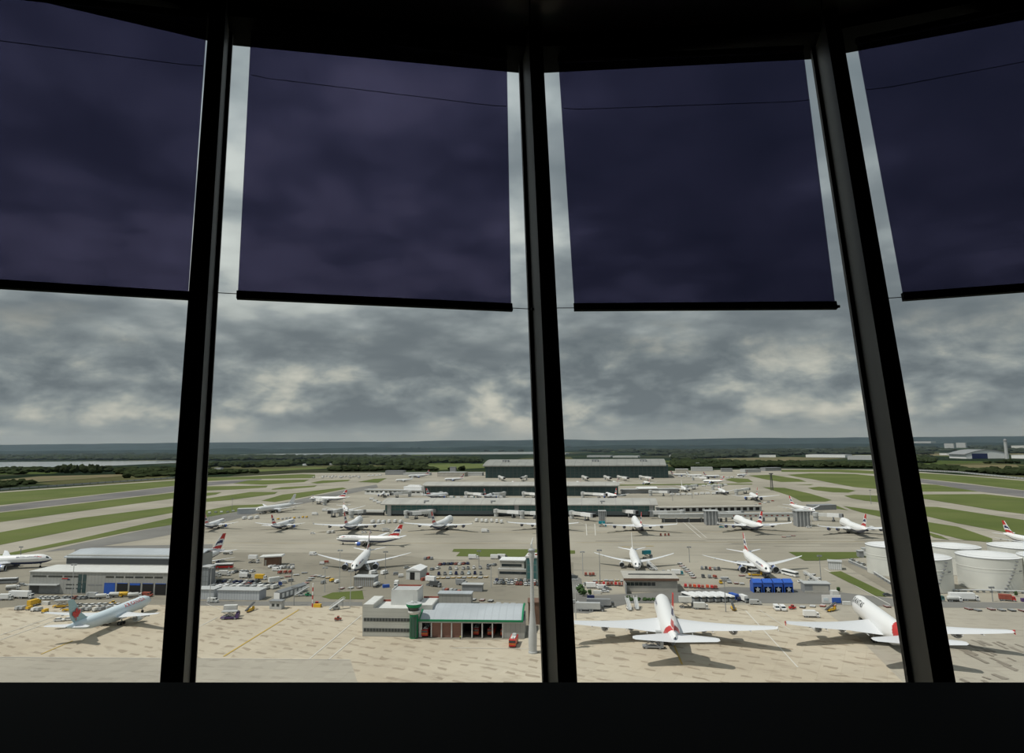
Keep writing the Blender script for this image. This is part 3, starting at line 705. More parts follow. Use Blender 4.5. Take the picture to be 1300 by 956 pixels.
def text_mesh(txt, size, fontshear=0):
    c = bpy.data.curves.new('lettering', 'FONT'); c.body = txt; c.size = size; c.shear = fontshear; c.resolution_u = 2; c.space_character = 1.05; c.offset = size*.012
    o = bpy.data.objects.new('lettering_tmp', c); COL.objects.link(o)
    dg = bpy.context.evaluated_depsgraph_get(); me = bpy.data.meshes.new_from_object(o.evaluated_get(dg))
    vs = [tuple(v.co) for v in me.vertices]; fs = [tuple(p.vertices) for p in me.polygons]
    bpy.data.objects.remove(o); bpy.data.curves.remove(c); bpy.data.meshes.remove(me)
    return vs, fs
def make_air(kind, liv, full=True):
    s = SPEC[kind]; L, S, H, R, W = s['L'], s['S'], s['H'], s['R'], s['W']
    hs = S/2; zc = s['gc']+R
    sw = hs*s['sw']
    xn = L*.33+sw+s['tip']*.5          # nose x; origin under the wing tips
    X = lambda t: xn-L*t               # t: fraction from nose
    body = {'ba': white, 'ac': iceblue, 'qf': white, 'wh': white}[liv]
    under = {'ba': belly, 'ac': iceblue, 'qf': bellyg, 'wh': bellyg}[liv]
    fin = {'ba': ba_fin, 'ac': ac_fin, 'qf': qf_fin, 'wh': wh_fin}[liv]
    root = empty('airliner')
    # fuselage: t, radius factor, centre lift, top extra
    tab = [(0, .03, -.18, 0), (.008, .22, -.15, 0), (.025, .46, -.10, .02), (.05, .68, -.05, .05), (.085, .87, -.01, .07), (.13, .98, 0, .04), (.16, 1, 0, 0),
           (.66, 1, 0, 0), (.74, .95, .05, 0), (.82, .78, .20, 0), (.89, .57, .38, 0), (.95, .36, .54, 0), (.985, .20, .64, 0), (1, .07, .68, 0)]
    n = 28; ts = [0, .008, .016, .025, .037, .05, .067, .085, .107, .13, .16, .19, .23, .27, .31, .36, .42, .48, .54, .60, .66, .70, .74, .78, .80, .82, .84, .865, .89, .92, .95, .985, 1]
    if full and kind == 'a380': ts = sorted(set(ts+[.70+.01*i for i in range(23)])); n = 48
    if not full: ts = [0, .025, .05, .085, .13, .16, .3, .45, .66, .74, .82, .89, .95, 1]; n = 16
    def ring(t):
        rf, lift, top = interp(tab, t); hump = 0
        if s['hump']: hump = max(0, min(1, (t-.02)/.05))*max(0, min(1, (.34-t)/.07))*.34
        out = []
        for i in range(n):
            a = 2*PI*i/n; y = math.sin(a)*R*W*rf*(1 - (.25*hump if math.cos(a) > .5 else 0)); z = math.cos(a)
            zz = zc+lift*R+z*R*rf*s['noser']*(1 if z < 0 else 1+top)+(hump*R*max(0, z)**1.2)
            out.append((X(t), y, zz))
        return out
    f = M(); vs = []; 
    for t in ts: vs += ring(t)
    fs = []; ms = []
    for k in range(len(ts)-1):
        tm = (ts[k]+ts[k+1])/2
        for i in range(n):
            j = (i+1) % n; fs.append((k*n+i, k*n+j, (k+1)*n+j, (k+1)*n+i)); a = math.degrees(2*PI*(i+.5)/n); a = a if a <= 180 else 360-a
            m_ = body
            if a > (118 if liv == 'ba' else 138): m_ = under
            if full:
                if .03 < tm < .046 and 20 < a < 66: m_ = dglass
                if .10 < tm < .86 and 77 < a < 88 and kind != 'a380' and liv != 'ac': m_ = offwh
            if liv == 'qf':
                b = .735+.13*(a/180)
                if tm > b and a < 150: m_ = red
            if liv == 'ba' and kind == 'a380':
                b = .79+.05*math.cos(math.radians(a))
                if b < tm < b+.08 and a < 110: m_ = red
            ms.append(m_)
    f.add(vs, [tuple(reversed(q)) for q in fs], ms); f.add([vs[i] for i in range(n)], [tuple(range(n))], body)
    # wing root fairing
    fx = X(.33)
    f.lathe([(.05, fx+2), (R*.62, fx-2), (R*.80, fx-s['root']*.5), (R*.62, fx-s['root']-2), (.05, fx-s['root']-7)], under if liv != 'ba' else bellyg, 14, 'x', Matrix.Translation((0, 0, zc-R*.62)))
    f.build('fuselage', root, smooth=True)
    def foil(bm, st, m_, tmb=None):
        prof = [(0, 0), (.06, .55), (.22, 1), (.5, .85), (.8, .35), (1, .03), (.8, -.12), (.5, -.35), (.22, -.5), (.06, -.35)]
        k = len(prof); vs = []
        for y, xl, c, z, th in st:
            for u, w in prof: vs.append((xl-u*c, y, z+w*th))
        fs = []
        for q in range(len(st)-1):
            for i in range(k):
                j = (i+1) % k; fs.append((q*k+i, q*k+j, (q+1)*k+j, (q+1)*k+i))
        fs += [tuple(range(k))[::-1], tuple(range((len(st)-1)*k, len(st)*k))]
        if st[-1][0] < st[0][0]: fs = [tuple(reversed(q)) for q in fs]
        bm.add(vs, fs, m_)
    zr = zc-R*.55
    def wst(y):          # wing station at |y|
        e = abs(y)/hs; xl = X(.33)-sw*e; kink = .38
        c = s['root']*(1-e/kink)+(s['root']*.52)*(e/kink) if e < kink else s['root']*.52+(s['tip']-s['root']*.52)*((e-kink)/(1-kink))
        z = zr+s['up']*(e*.55+e*e*.75); th = c*.085*(1-.45*e)
        return xl, c, z, th
    for sg in (1, -1):
        w = M(); st = []
        for e in (.0, .12, .25, .38, .55, .72, .88, .97, 1.0):
            xl, c, z, th = wst(e*hs); 
            if e == 1.0: xl -= 1.2; c *= .55
            st.append((sg*e*hs, xl, c, z, th))
        foil(w, st, wingm)
        if full:             # flap track fairings
            for e in (.22, .42, .6, .76):
                xl, c, z, th = wst(e*hs); w.tube((xl-c*.62, sg*e*hs, z-.5), (xl-c*1.12, sg*e*hs, z-.35), .38, wingm, 6, .08)
        xl, c, z, th = wst(hs)
        if kind == 'a380':
            w.prismy([(xl-1.0, z), (xl-3.2, z+.8), (xl-3.9, z+.8), (xl-3.5, z), (xl-3.9, z-.8), (xl-3.1, z-.8)], sg*hs-.08, sg*hs+.08, red if liv == 'qf' else white)
        elif kind == 'jumbo':
            w.prismy([(xl-.8, z), (xl-3.4, z+1.9), (xl-4.4, z+1.9), (xl-3.6, z)], sg*(hs-.08), sg*(hs+.08), white)
        w.build('wing', root, smooth=True)
    for q, e in enumerate(s['E']):
        for sg in (1, -1):
            y = sg*e*hs; xl, c, z, th = wst(e*hs); r, l = s['er'], s['el']; ez = z-r-.55; x0 = xl+l*.62
            en = M(); ec = {'ba': (navy if kind in ('jumbo', 'a380') else blue), 'ac': iceblue, 'qf': white, 'wh': white}[liv]
            if kind == 'a380': ec = wingm
            T = Matrix.Translation((0, y, ez))
            en.lathe([(r*.78, x0-l*.22, black), (r*.84, x0-.25, silver), (r*.93, x0, silver), (r*1.0, x0-.35, silver), (r*1.04, x0-l*.3, ec), (r*.98, x0-l*.6, ec), (r*.80, x0-l*.78, ec), (r*.6, x0-l*.78, mgrey), (r*.34, x0-l, mgrey), (r*.05, x0-l*1.12, dgrey)][::-1], ec, 16 if full else 10, 'x', T)
            en.add([(x0-l*.15, y-.22, ez+r*.9), (x0-l*.15, y+.22, ez+r*.9), (xl-c*.35, y+.22, ez+r*.75), (xl-c*.35, y-.22, ez+r*.75),
                    (xl+.6, y-.22, z+.05), (xl+.6, y+.22, z+.05), (xl-c*.35, y+.22, z), (xl-c*.35, y-.22, z)],
                   [(0, 3, 2, 1), (4, 5, 6, 7), (0, 1, 5, 4), (1, 2, 6, 5), (2, 3, 7, 6), (3, 0, 4, 7)], wingm)
            eo = en.build('engine', root, smooth=True)
            if full:
                fn = M(); fn.lathe([(r*.76, x0-l*.2), (r*.76, x0-l*.17), (r*.2, x0-l*.16), (.02, x0-l*.05)], dgrey, 16, 'x', T); fn.build('fan', eo, smooth=True)
    # tail fin
    fh = H-(zc+R*.9); fr = L*.155; ft = fr*.38; t0 = .80; zb = zc+R*.72; fsw = fr*.95
    rows = 16; cols = 14; fm = M(); vs = []
    for sg in (1, -1):
        for r0 in range(rows+1):
            v = r0/rows; c = fr+(ft-fr)*v; xl = X(t0)-fsw*v+ (2.2*(1-v)**6 if v < .3 else 0)
            for c0 in range(cols+1):
                u = c0/cols; th = (.8 if kind == 'a380' else .45)*(1-.6*v)*(math.sin(PI*min(1, u*1.15+.06))**.7 if u < .82 else .25*(1-u)/.18+.0)
                vs.append((xl-u*c, sg*th*R*.18, zb+v*(fh+R*.18)))
    fs = []; ms = []; off = (rows+1)*(cols+1)
    for r0 in range(rows):
        for c0 in range(cols):
            a = r0*(cols+1)+c0; q = (a, a+1, a+cols+2, a+cols+1); fs.append(q[::-1]); ms.append(fin((c0+.5)/cols, (r0+.5)/rows))
            fs.append(tuple(off+i for i in q)); ms.append(fin((c0+.5)/cols, (r0+.5)/rows))
    for r0 in range(rows):
        a = r0*(cols+1); fs.append((a, a+cols+1, off+a+cols+1, off+a)); ms.append(white if liv != 'qf' else red)
        a += cols; fs.append((a+cols+1, a, off+a, off+a+cols+1)); ms.append(white if liv != 'qf' else red)
    a = rows*(cols+1)
    for c0 in range(cols): fs.append((a+c0, a+c0+1, off+a+c0+1, off+a+c0)); ms.append(fin(.5, .99))
    fm.add(vs, fs, ms); fo_ = fm.build('tail_fin', root)
    finx = lambda u, v: (X(t0)-fsw*v-u*(fr+(ft-fr)*v), zb+v*(fh+R*.18))
    if liv == 'ac' and full:
        lf = [(0, 1.05), (.16, .70), (.34, .82), (.22, .30), (.30, .26), (.58, .62), (.66, .44), (1.0, .50), (.86, .16), (1.0, .06), (.44, -.36), (.50, -.56), (.06, -.46), (.06, -1.0)]
        lf = lf+[(-x, z) for x, z in lf[::-1]]
        cx, cz = finx(.50, .38); sc = fr*.28
        for sg in (1, -1):
            lm = M(); lm.prismy([(cx+x*sc, cz+z*sc) for x, z in lf], sg*.42-.04, sg*.42+.04, red); lm.build('maple_leaf', fo_)
    if liv == 'qf' and full:
        kg = [(0, .9), (.25, 1), (.35, .8), (.2, .6), (.25, .2), (.75, -.35), (1.5, -.6), (.7, -.6), (.1, -.2), (-.1, -.5), (.3, -.85), (-.5, -.8), (-.35, -.1), (-.5, .25), (-.9, .15), (-.45, .45), (-.2, .65)]
        cx, cz = finx(.45, .4); sc = fr*.26
        for sg in (1, -1):
            lm = M(); lm.prismy([(cx-x*sc, cz+z*sc) for x, z in kg], sg*.42-.04, sg*.42+.04, white); lm.build('tail_emblem', fo_)
    # tailplanes
    ths = hs*.36 if kind != 'a380' else hs*.38; tr = L*(.098 if kind != 'a380' else .16)
    for sg in (1, -1):
        w = M(); st = []
        for e in (0, .5, .93, 1):
            c = tr*(1-.62*e); xl = X(.865)-ths*.72*e-(.5 if e == 1 else 0); 
            if e == 1: c *= .6
            st.append((sg*e*ths, xl, c, zc+R*.42+ths*.11*e, c*.08))
        foil(w, st, wingm); w.build('tailplane', root, smooth=True)
    # landing gear
    g1 = M(); x = X(.105); zb_ = zc-R*.8; g1.tube((x, 0, zb_), (x, 0, .6), .16, lgrey, 6)
    for sg in (1, -1): g1.lathe([(.58, sg*.18-.14), (.58, sg*.18+.14)], black, 12, 'z', Matrix.Translation((x, 0, .58)) @ Matrix.Rotation(PI/2, 4, 'X'))
    g1.box(x-.6, x+.6, .30, .36, zb_-1.2, zb_, body); g1.build('nose_gear', root)
    gy = R*1.25
    for sg in (1, -1):
        g2 = M(); x = X(.33)-s['root']*.72
        g2.tube((x, sg*gy, zr+.3), (x, sg*gy*.95, 1.0), .25, lgrey, 6)
        for k in ((-1.0, 1.0) if kind in ('small', 'twin') else (-1.5, 0, 1.5)):
            for s2 in (1, -1): g2.lathe([(.66, -.22), (.66, .22)], black, 12, 'z', Matrix.Translation((x+k, sg*gy*.95+s2*.55, .66)) @ Matrix.Rotation(PI/2, 4, 'X'))
        g2.tube((x-1.7, sg*gy*.95, .7), (x+1.7, sg*gy*.95, .7), .16, lgrey, 5)
        g2.build('main_gear', root)
    # lettering wrapped on the hull
    if full:
        def letter(txt, size, tstart, ang, m_, both=True, nm='lettering'):
            vs, fs = text_mesh(txt, size)
            wd = max(v[0] for v in vs)
            w1 = max(v[0] for v in text_mesh(txt.split()[0], size)[0])+size*.12 if ' ' in txt else 1e9
            for sg in (1, -1):
                out = []
                for x, y, z in vs:
                    xx = X(tstart)-x if sg == 1 else X(tstart)-wd+x     # reads nose to tail on the left side
                    a = math.radians(ang)-y/R
                    t = (xn-xx)/L; rf = interp(tab, max(0, min(1, t))); rr = R*rf[0]*max(1, s['noser'])*(1+rf[2]*.6)+.08
                    a_ = a
                    out.append((xx, sg*math.sin(a_)*rr*W, zc+rf[1]*R+math.cos(a_)*rr))
                for part_ in (0, 1):
                    fsel = [q for q in fs if (vs[q[0]][0] > w1) == bool(part_)]
                    if not fsel: continue
                    used = sorted({i for q in fsel for i in q}); mp_ = {i: k for k, i in enumerate(used)}
                    lm = M(); lm.add([out[i] for i in used], [tuple(mp_[i] for i in q) for q in fsel], m_); lm.build(nm, root)
        if liv == 'ac': letter('AIR CANADA', 2.3, .14, 60, red)
        if liv == 'qf': letter('QANTAS', 3.4, .10, 62, dgrey)
        if liv == 'ba':
            letter('BRITISH AIRWAYS', 1.5, .12, 62, navy)
            for sg in (1, -1):
                rb = M(); q = []
                for t, a0, a1 in ((.085, 58, 66), (.12, 50, 62), (.155, 48, 54)):
                    rf = interp(tab, t); rr = R*rf[0]*1.0+.07
                    for a in (a0, a1): q.append((X(t), sg*math.sin(math.radians(a-6))*rr*W, zc+rf[1]*R+math.cos(math.radians(a-6))*rr))
                rb.add(q, [(0, 1, 3, 2), (2, 3, 5, 4)], red)
                rb.build('ribbon_emblem', root)
    root['nose_x'] = xn; 
    return root
def air(kind, liv, mode, p, q, label, full=True, name='airliner', scale=1):
    key = (kind, liv, full)
    if key not in AIR: AIR[key] = make_air(kind, liv, full); r = AIR[key]; r['used'] = 1
    else: r = copy_tree(AIR[key])
    if 'used' in r: del r['used']
    s = SPEC[kind]
    if mode == 'n':      # nose and tail points
        a, b = G(p[0], p[1], 4.5), G(q[0], q[1], 6.0); hd = (a-b); hd.z = 0; hd.normalize()
        c = a-hd*(AIR[key]['nose_x']*scale)
    else:                # wing tips: left and right in the photo; 'a' flies away, 't' comes towards
        z = {'a380': 9.0, 'jumbo': 7.5, 'wide': 7.5, 'twin': 6.5, 'small': 4.5}[kind]
        a, b = G(p[0], p[1], z), G(q[0], q[1], z); d = (b-a); d.z = 0; d.normalize()
        c = (a+b)/2; hd = Vector((-d.y, d.x, 0)) if mode[0] == 'a' else Vector((d.y, -d.x, 0))
        if len(mode) > 1:
            k = math.radians(float(mode[1:])); hd = Vector((hd.x*math.cos(k)-hd.y*math.sin(k), hd.x*math.sin(k)+hd.y*math.cos(k), 0))
    r.location = (c.x, c.y, .17); r.rotation_euler = (0, 0, math.atan2(hd.y, hd.x)); r.scale = (scale,)*3
    tag(r, label, 'airplane', 'airliners parked around the airport')
    return r
air('a380', 'ba', 'a', (727, 789), (980, 796), 'large white four-engined airliner seen from behind, red tail, centre foreground')
air('a380', 'qf', 'a', (1006, 790), (1276, 800.5), 'white four-engined airliner with red rear body, partly behind the right mullion')
air('twin', 'ac', 'n', (191, 762), (89, 798), 'pale blue airliner with a maple leaf on its tail, left foreground', scale=1.08)
air('twin', 'wh', 't', (751, 703), (859, 704), 'plain white airliner facing the tower, white tail, teal truck at its side', scale=1.08)
air('wide', 'ba', 't', (893, 705), (1017, 706), 'white airliner facing the tower beside the row of blue canopies')
air('wide', 'ba', 't', (408, 704), (517, 702), 'white airliner facing the tower with blue engines, nearest of the left stands')
air('twin', 'ba', 'n', (427, 684), (508, 683), 'white airliner side-on with dark belly, taxiing left past the left stands')
air('wide', 'ba', 't-22', (198, 705), (306, 704), 'airliner mostly hidden by the left mullion, its red and blue tail showing')
air('wide', 'ba', 'n', (66, 711), (-60, 713), 'white airliner side-on with blue engine, cut by the left photo edge')
air('twin', 'ba', 'n', (1345, 694), (1281, 679), 'white airliner cut by the right photo edge, only its tail and rear in view')
air('jumbo', 'ba', 'a', (1046, 668), (1136, 669), 'four-engined airliner at the right end of the near pier, tail beside the right mullion')
air('jumbo', 'ba', 'a', (915, 665), (1000, 664), 'four-engined airliner seen from behind, at the stand right of the two-tone pier')
air('jumbo', 'ba', 'a', (764, 665.5), (860, 665.5), 'four-engined airliner seen from behind in front of the near terminal, right of the middle mullion')
air('jumbo', 'ba', 'a', (633, 663), (746, 664), 'four-engined airliner hidden behind the middle mullion, only its wings showing')
air('jumbo', 'ba', 'a', (515, 664), (597, 665), 'four-engined airliner seen from behind in front of the left half of the near terminal')
air('jumbo', 'ba', 'a4', (402, 665), (485, 665), 'four-engined airliner nose to the near terminal at its left end')
air('twin', 'ba', 'a', (326, 664), (386, 664), 'twin-engined airliner seen from behind, second of the left stands')
air('wide', 'wh', 't', (334, 640), (383, 642), 'white airliner with upswept wings facing left beyond the left stands')
air('twin', 'ba', 'a', (240, 664), (299, 663), 'twin-engined airliner just right of the left mullion, nose pointing away')
air('twin', 'ba', 'n', (393, 633), (445, 632), 'white airliner side-on with blue engine, beyond the left stands')
air('twin', 'ba', 't', (410, 644), (465, 642), 'airliner facing left behind the side-on jet bridges of the left stands')
air('twin', 'ba', 't', (985, 643), (1043, 642), 'airliner parked facing right on the remote stand near the grass islands')
air('wide', 'ba', 'a8', (928, 628), (990, 629), 'airliner seen from behind beside the tall dark mast on the right', False)
air('twin', 'ba', 't', (895, 621), (935, 621), 'airliner facing the tower right of the middle terminal', False)
air('small', 'ba', 'a15', (470, 627), (503, 627), 'small airliner at the left pier of the middle terminal, leftmost', False, scale=1.2)
air('twin', 'ba', 'a-8', (529, 627), (575, 628), 'small airliner at the left end of the middle terminal glazing', False)
air('twin', 'ba', 'a-8', (596, 628), (644, 628), 'airliner seen from behind at the middle of the middle terminal', False)
air('twin', 'ba', 'a', (752, 628), (803, 627), 'airliner seen from behind at the right end of the middle terminal', False)
air('twin', 'wh', 't', (842, 618), (892, 618), 'white airliner facing the tower right of the middle terminal pier', False)
air('twin', 'ba', 'n', (518, 604.5), (545, 602.5), 'white airliner side-on with red tail, far apron left of the main terminal', False)
air('small', 'wh', 'n', (502, 609), (520, 607.5), 'small white airliner taxiing on the far apron', False)
air('small', 'ba', 'n', (564, 608), (586, 606.5), 'small airliner near the left corner of the main terminal', False, scale=1.1)
air('small', 'ba', 'n', (936, 602.5), (946, 601), 'tiny distant airliner on the far right taxiway', False)
air('small', 'ba', 'a30', (895, 611), (921, 610), 'small airliner on the far stands right of the main terminal', False, scale=1.1)
for k, x in enumerate((864, 884, 906)):
    air('small', 'ba' if k != 1 else 'wh', 'n', (x+8, 601.8+k*.9), (x-8, 601.2+k*.9), ['airliner nearest the right corner of the main terminal', 'middle airliner of the three parked beyond the main terminal corner', 'airliner furthest right of the three parked beyond the main terminal'][k], False)
for k, x in enumerate((652, 690, 735, 782, 822)):
    air('small', 'ba', 'a', (x-10, 612.3), (x+10, 612), ['leftmost small airliner nosed up to the main terminal', 'small airliner at the main terminal behind the middle mullion', 'small airliner at the main terminal just right of the middle mullion', 'second small airliner from the right at the main terminal', 'rightmost small airliner at the main terminal'][k], False)
for k in range(6):
    x = 398+k*11.5; r = air('small', 'ba', 'n', (x, 604.6), (x+2.0, 601.6), 'small white airliner in the distant parked row with dark blue and red tails', False, scale=.52); r['group'] = 'distant row of parked airliners at the far left apron'
# ------------------------------------------------------------------ buildings
def site(xl, yl, xr, yr, name, label, cat='building', group=None):
    a, b = G(xl, yl), G(xr, yr); r = empty(name, (a.x, a.y, .12), math.atan2(b.y-a.y, b.x-a.x))
    tag(r, label, cat, group); return r, (b-a).length
def part(root, name, fn, smooth=False):
    m_ = M(); fn(m_); return m_.build(name, root, smooth)
def arc(y0, y1, z0, zm, z1, n=14):
    """curved roof line from (y0,z0) over zm to (y1,z1)"""
    out = []
    for i in range(n+1):
        t = i/n; out.append((y0+(y1-y0)*t, (1-t)**2*z0+2*t*(1-t)*(2*zm-.5*(z0+z1))+t*t*z1))
    return out
def windows(m_, x0, x1, nx, z0, z1, mtl, y=-.06, gap=.35):
    st = (x1-x0)/nx
    for i in range(nx): m_.box(x0+i*st+st*gap/2, x0+(i+1)*st-st*gap/2, y, y+.1, z0, z1, mtl)

# main terminal, far
r, w = site(615, 607, 850, 607, 'terminal_building', 'largest and farthest terminal, dark glazed hall under a wide pale curved roof')
part(r, 'glazed_wall', lambda m: m.box(2, w-2, 2, 150, 0, 27, darkglaz))
def f(m):
    up = arc(-5, 160, 27, 38, 26); lo = [(y, z-2) for y, z in up]
    m.prismx(up[::-1]+lo, -3, w-6, t5roof)
part(r, 'roof', f, True)
def f(m):
    for x in range(14, int(w), 18): m.tube((x, -3, 0), (x, 1, 26), .7, lgrey, 6)
for x in (36, 128, 235, 338):
    part(r, 'roof_plant', lambda m: (m.box(x, x+14, 26, 34, 33, 38.5, mgrey), m.box(x+3, x+6, 24, 27, 32, 37, lgrey), m.box(x+9, x+12, 24, 27, 32, 37, lgrey)))
# middle terminal
r, w = site(538, 629.5, 786, 630, 'terminal_building', 'middle terminal, long dark glazed block between the two other terminals')
part(r, 'glazed_wall', lambda m: m.box(1, w-1, 2, 42, 0, 15.5, darkglaz))
part(r, 'roof', lambda m: m.prismx(arc(-3, 46, 15.3, 19.0, 16.5)[::-1]+[(y, z-1.2) for y, z in arc(-3, 46, 15.3, 19.0, 16.5)], -2, w+1, terroof), True)
part(r, 'end_wall', lambda m: m.box(-.5, 1, 2, 42, 0, 15, lgrey))
r, w = site(462, 628, 536, 629.5, 'pier_building', 'white low pier joined to the left end of the middle terminal')
part(r, 'wall', lambda m: m.box(0, w, 2, 14, 0, 7, offwh))
part(r, 'roof', lambda m: m.box(-1, w, 1, 15, 7, 7.8, lgrey))
part(r, 'stair_core', lambda m: (m.box(w-34, w-4, 5, 18, 7.8, 13, white), m.box(w-30, w-8, 8, 15, 13, 15, white, tx=2)))
part(r, 'window_band', lambda m: windows(m, 2, w-4, 12, 3.5, 5.5, dglass, 1.95))
r, w = site(790, 627, 862, 626, 'pier_building', 'low pier right of the middle terminal with a short white canopy')
part(r, 'wall', lambda m: m.box(0, w, 2, 14, 0, 5.5, mgrey)); part(r, 'roof', lambda m: m.box(-1, w+1, 1, 15, 5.5, 6.4, lgrey))
part(r, 'canopy', lambda m: m.prismx([(-2, 7.0), (14, 7.0), (13, 8.6), (6, 9.6), (-1, 8.6)], w*.28, w*.62, white))
# near terminal
r, w = site(487, 655, 833, 656.5, 'terminal_building', 'nearest terminal, long teal-glazed block with a pale flat curved roof')
part(r, 'glazed_wall', lambda m: m.box(1, w-1, 2, 40, 5.6, 13.2, tealglass))
part(r, 'ground_floor', lambda m: (m.box(1.5, w-1.5, 2.2, 39, 1.6, 5.6, mat('blue_grey_panel', (.12, .15, .165), .5)), m.box(3, w-3, 4, 39, 0, 1.6, dgrey)))
rf = arc(-3.5, 44, 12.8, 17.2, 14.5)
part(r, 'roof', lambda m: m.prismx(rf[::-1]+[(y, z-1.0) for y, z in rf], -3, w+2, terroof), True)
def f(m):
    for i in range(5): m.tube((w*(.62+.0)+i*.0, 2, 3), (w*.62, 2, 3), .1, lgrey)
for x in (.02, .50, .985): part(r, 'service_core', lambda m: m.box(w*x-2.2, w*x+2.2, .6, 3, 0, 12.4, lgrey))
for x in (44, 118, 236): part(r, 'roof_hatch', lambda m: (m.box(x, x+5, 4, 8, 15.0, 16.1, mgrey), m.box(x+1, x+2, -1, 3, 14.2, 15, mgrey)))
r, w = site(440, 654.5, 486, 655, 'pier_building', 'thin pale elevated link at the left end of the nearest terminal')
part(r, 'wall', lambda m: m.box(0, w, 2, 8, 3.4, 5.6, offwh)); part(r, 'undercroft', lambda m: m.box(2, w-.5, 3, 7, 0, 3.4, dgrey))
# low arcade pier to the right
r, w = site(836, 651.5, 968, 649.5, 'pier_building', 'low grey pier with a row of dark openings right of the nearest terminal')
part(r, 'wall', lambda m: m.box(0, w, 2, 12, 0, 5.2, lgrey)); part(r, 'roof', lambda m: m.box(-1, w+1, 1, 13, 5.2, 5.8, concm))
part(r, 'opening_row', lambda m: windows(m, 1, w-1, 16, 1.2, 4.6, black, 1.94, .38))
r, w = site(838, 664, 1030, 662.5, 'pier_building', 'long pale pier with small red marks along it, behind the right stands')
part(r, 'wall', lambda m: m.box(0, w, 2, 7, 4.2, 7.6, offwh)); part(r, 'roof', lambda m: m.box(-.5, w+.5, 1.4, 7.6, 7.6, 8.1, lgrey))
part(r, 'window_row', lambda m: windows(m, w*.48, w-3, 14, 5.3, 6.4, redbr, 1.94, .6))
def f(m):
    for i in range(12): m.box(4+i*w/12, 5.2+i*w/12, 3, 6, 0, 4.2, mgrey)
part(r, 'support_row', f)
part(r, 'undercroft', lambda m: m.box(w*.02, w*.42, 3.5, 6, 0, 3.2, dgrey))
for nm, xa, xb, yb, h_ in (('grey', 1012, 1031, 669, 13), ('pale', 760, 770, 665, 11), ('lattice', 896, 914, 667, 12)):
    r, w = site(xa, yb, xb, yb, 'stair_tower', {'grey': 'grey square stair tower at the end of the long pale pier', 'pale': 'grey stair tower at the jet bridge right of the middle mullion', 'lattice': 'grey stair tower with open frames left of the two-tone pier'}[nm])
    part(r, 'core', lambda m: m.box(1, w-1, 1, w, 0, h_, mgrey)); part(r, 'frame', lambda m: [m.box(i*(w-.4)/4, i*(w-.4)/4+.4, 0, .4, 0, h_+.6, lgrey) for i in range(5)])
    part(r, 'cap', lambda m: m.box(0, w, 0, w, h_+.6, h_+1.1, lgrey))
# jet bridges
bi = 0
def bridge(x0, y0, x1, y1, label, h=4.4):
    a, b = G(x0, y0), G(x1, y1); r = empty('boarding_bridge', (a.x, a.y, .17), math.atan2(b.y-a.y, b.x-a.x)); L = (b-a).length
    tag(r, label, 'boarding bridge', 'boarding bridges of the terminals')
    part(r, 'tunnel', lambda m: (m.box(2, L*.55, -1.5, 1.5, h, h+2.9, offwh), m.box(L*.5, L, -1.8, 1.8, h-.3, h+3.1, white)))
    part(r, 'rotunda', lambda m: m.lathe([(2.4, 0), (2.4, h-.6), (3.0, h-.4), (3.0, h+3.3), (.4, h+3.9)], lgrey, 12))
    part(r, 'bridge_head', lambda m: (m.box(L, L+3, -2.4, 2.4, h-.5, h+3.2, mgrey), m.box(L+3, L+3.6, -1.8, 1.8, h-.3, h+2.8, black)))
    part(r, 'support_leg', lambda m: (m.box(L*.72, L*.72+1, -2.4, -1.6, 0, h, mgrey), m.box(L*.72, L*.72+1, 1.6, 2.4, 0, h, mgrey), m.box(L*.72-.6, L*.72+1.6, -2.6, 2.6, .1, 1.3, dgrey)))
for a in [(516, 658, 549, 655.5, 'boarding bridge reaching the airliner at the left half of the nearest terminal'), (546, 657.5, 522, 659.5, 'short boarding bridge left of the nearest terminal airliner'),
          (630, 656, 660, 658, 'boarding bridge left of the middle mullion in front of the nearest terminal'), (663, 658.5, 684, 659, 'boarding bridge touching the middle mullion'),
          (726, 658.5, 752, 662, 'boarding bridge just right of the middle mullion'), (783, 655, 806, 657.5, 'boarding bridge beside the airliner right of the middle mullion'),
          (866, 657.5, 828, 658.5, 'long boarding bridge between the two right-hand airliner stands'), (908, 660, 940, 658.5, 'boarding bridge meeting the airliner left of the grey stair tower'),
          (1036, 661, 1066, 662.5, 'boarding bridge meeting the airliner beside the right mullion'), (446, 658, 460, 656.5, 'boarding bridge at the nose of the airliner at the left end of the nearest terminal'),
          (432, 655, 420, 657, 'boarding bridge left of the same end, by the dark ground floor'), (412, 641.5, 402, 640, 'boarding bridge on the left stands behind the taxiing airliner'),
          (520, 630.5, 498, 632.5, 'boarding bridge at the white pier of the middle terminal'), (560, 631.5, 545, 633, 'boarding bridge at the left end of the middle terminal'), (592, 631.5, 612, 633, 'boarding bridge left of centre at the middle terminal'),
          (640, 631.5, 625, 633, 'boarding bridge right of centre at the middle terminal'), (665, 631.5, 682, 633, 'boarding bridge at the middle terminal beside the middle mullion'), (740, 631.7, 768, 633.5, 'boarding bridge at the right end of the middle terminal'),
          (826, 629.5, 848, 630, 'boarding bridge at the short white canopy'), (872, 622.5, 884, 621, 'boarding bridge far right of the middle terminal'),
          (935, 628.5, 950, 626, 'boarding bridge at the stand beside the tall dark mast'), (905, 622, 916, 621, 'boarding bridge at the stand facing the tower, right of the middle terminal')]: bridge(*a)
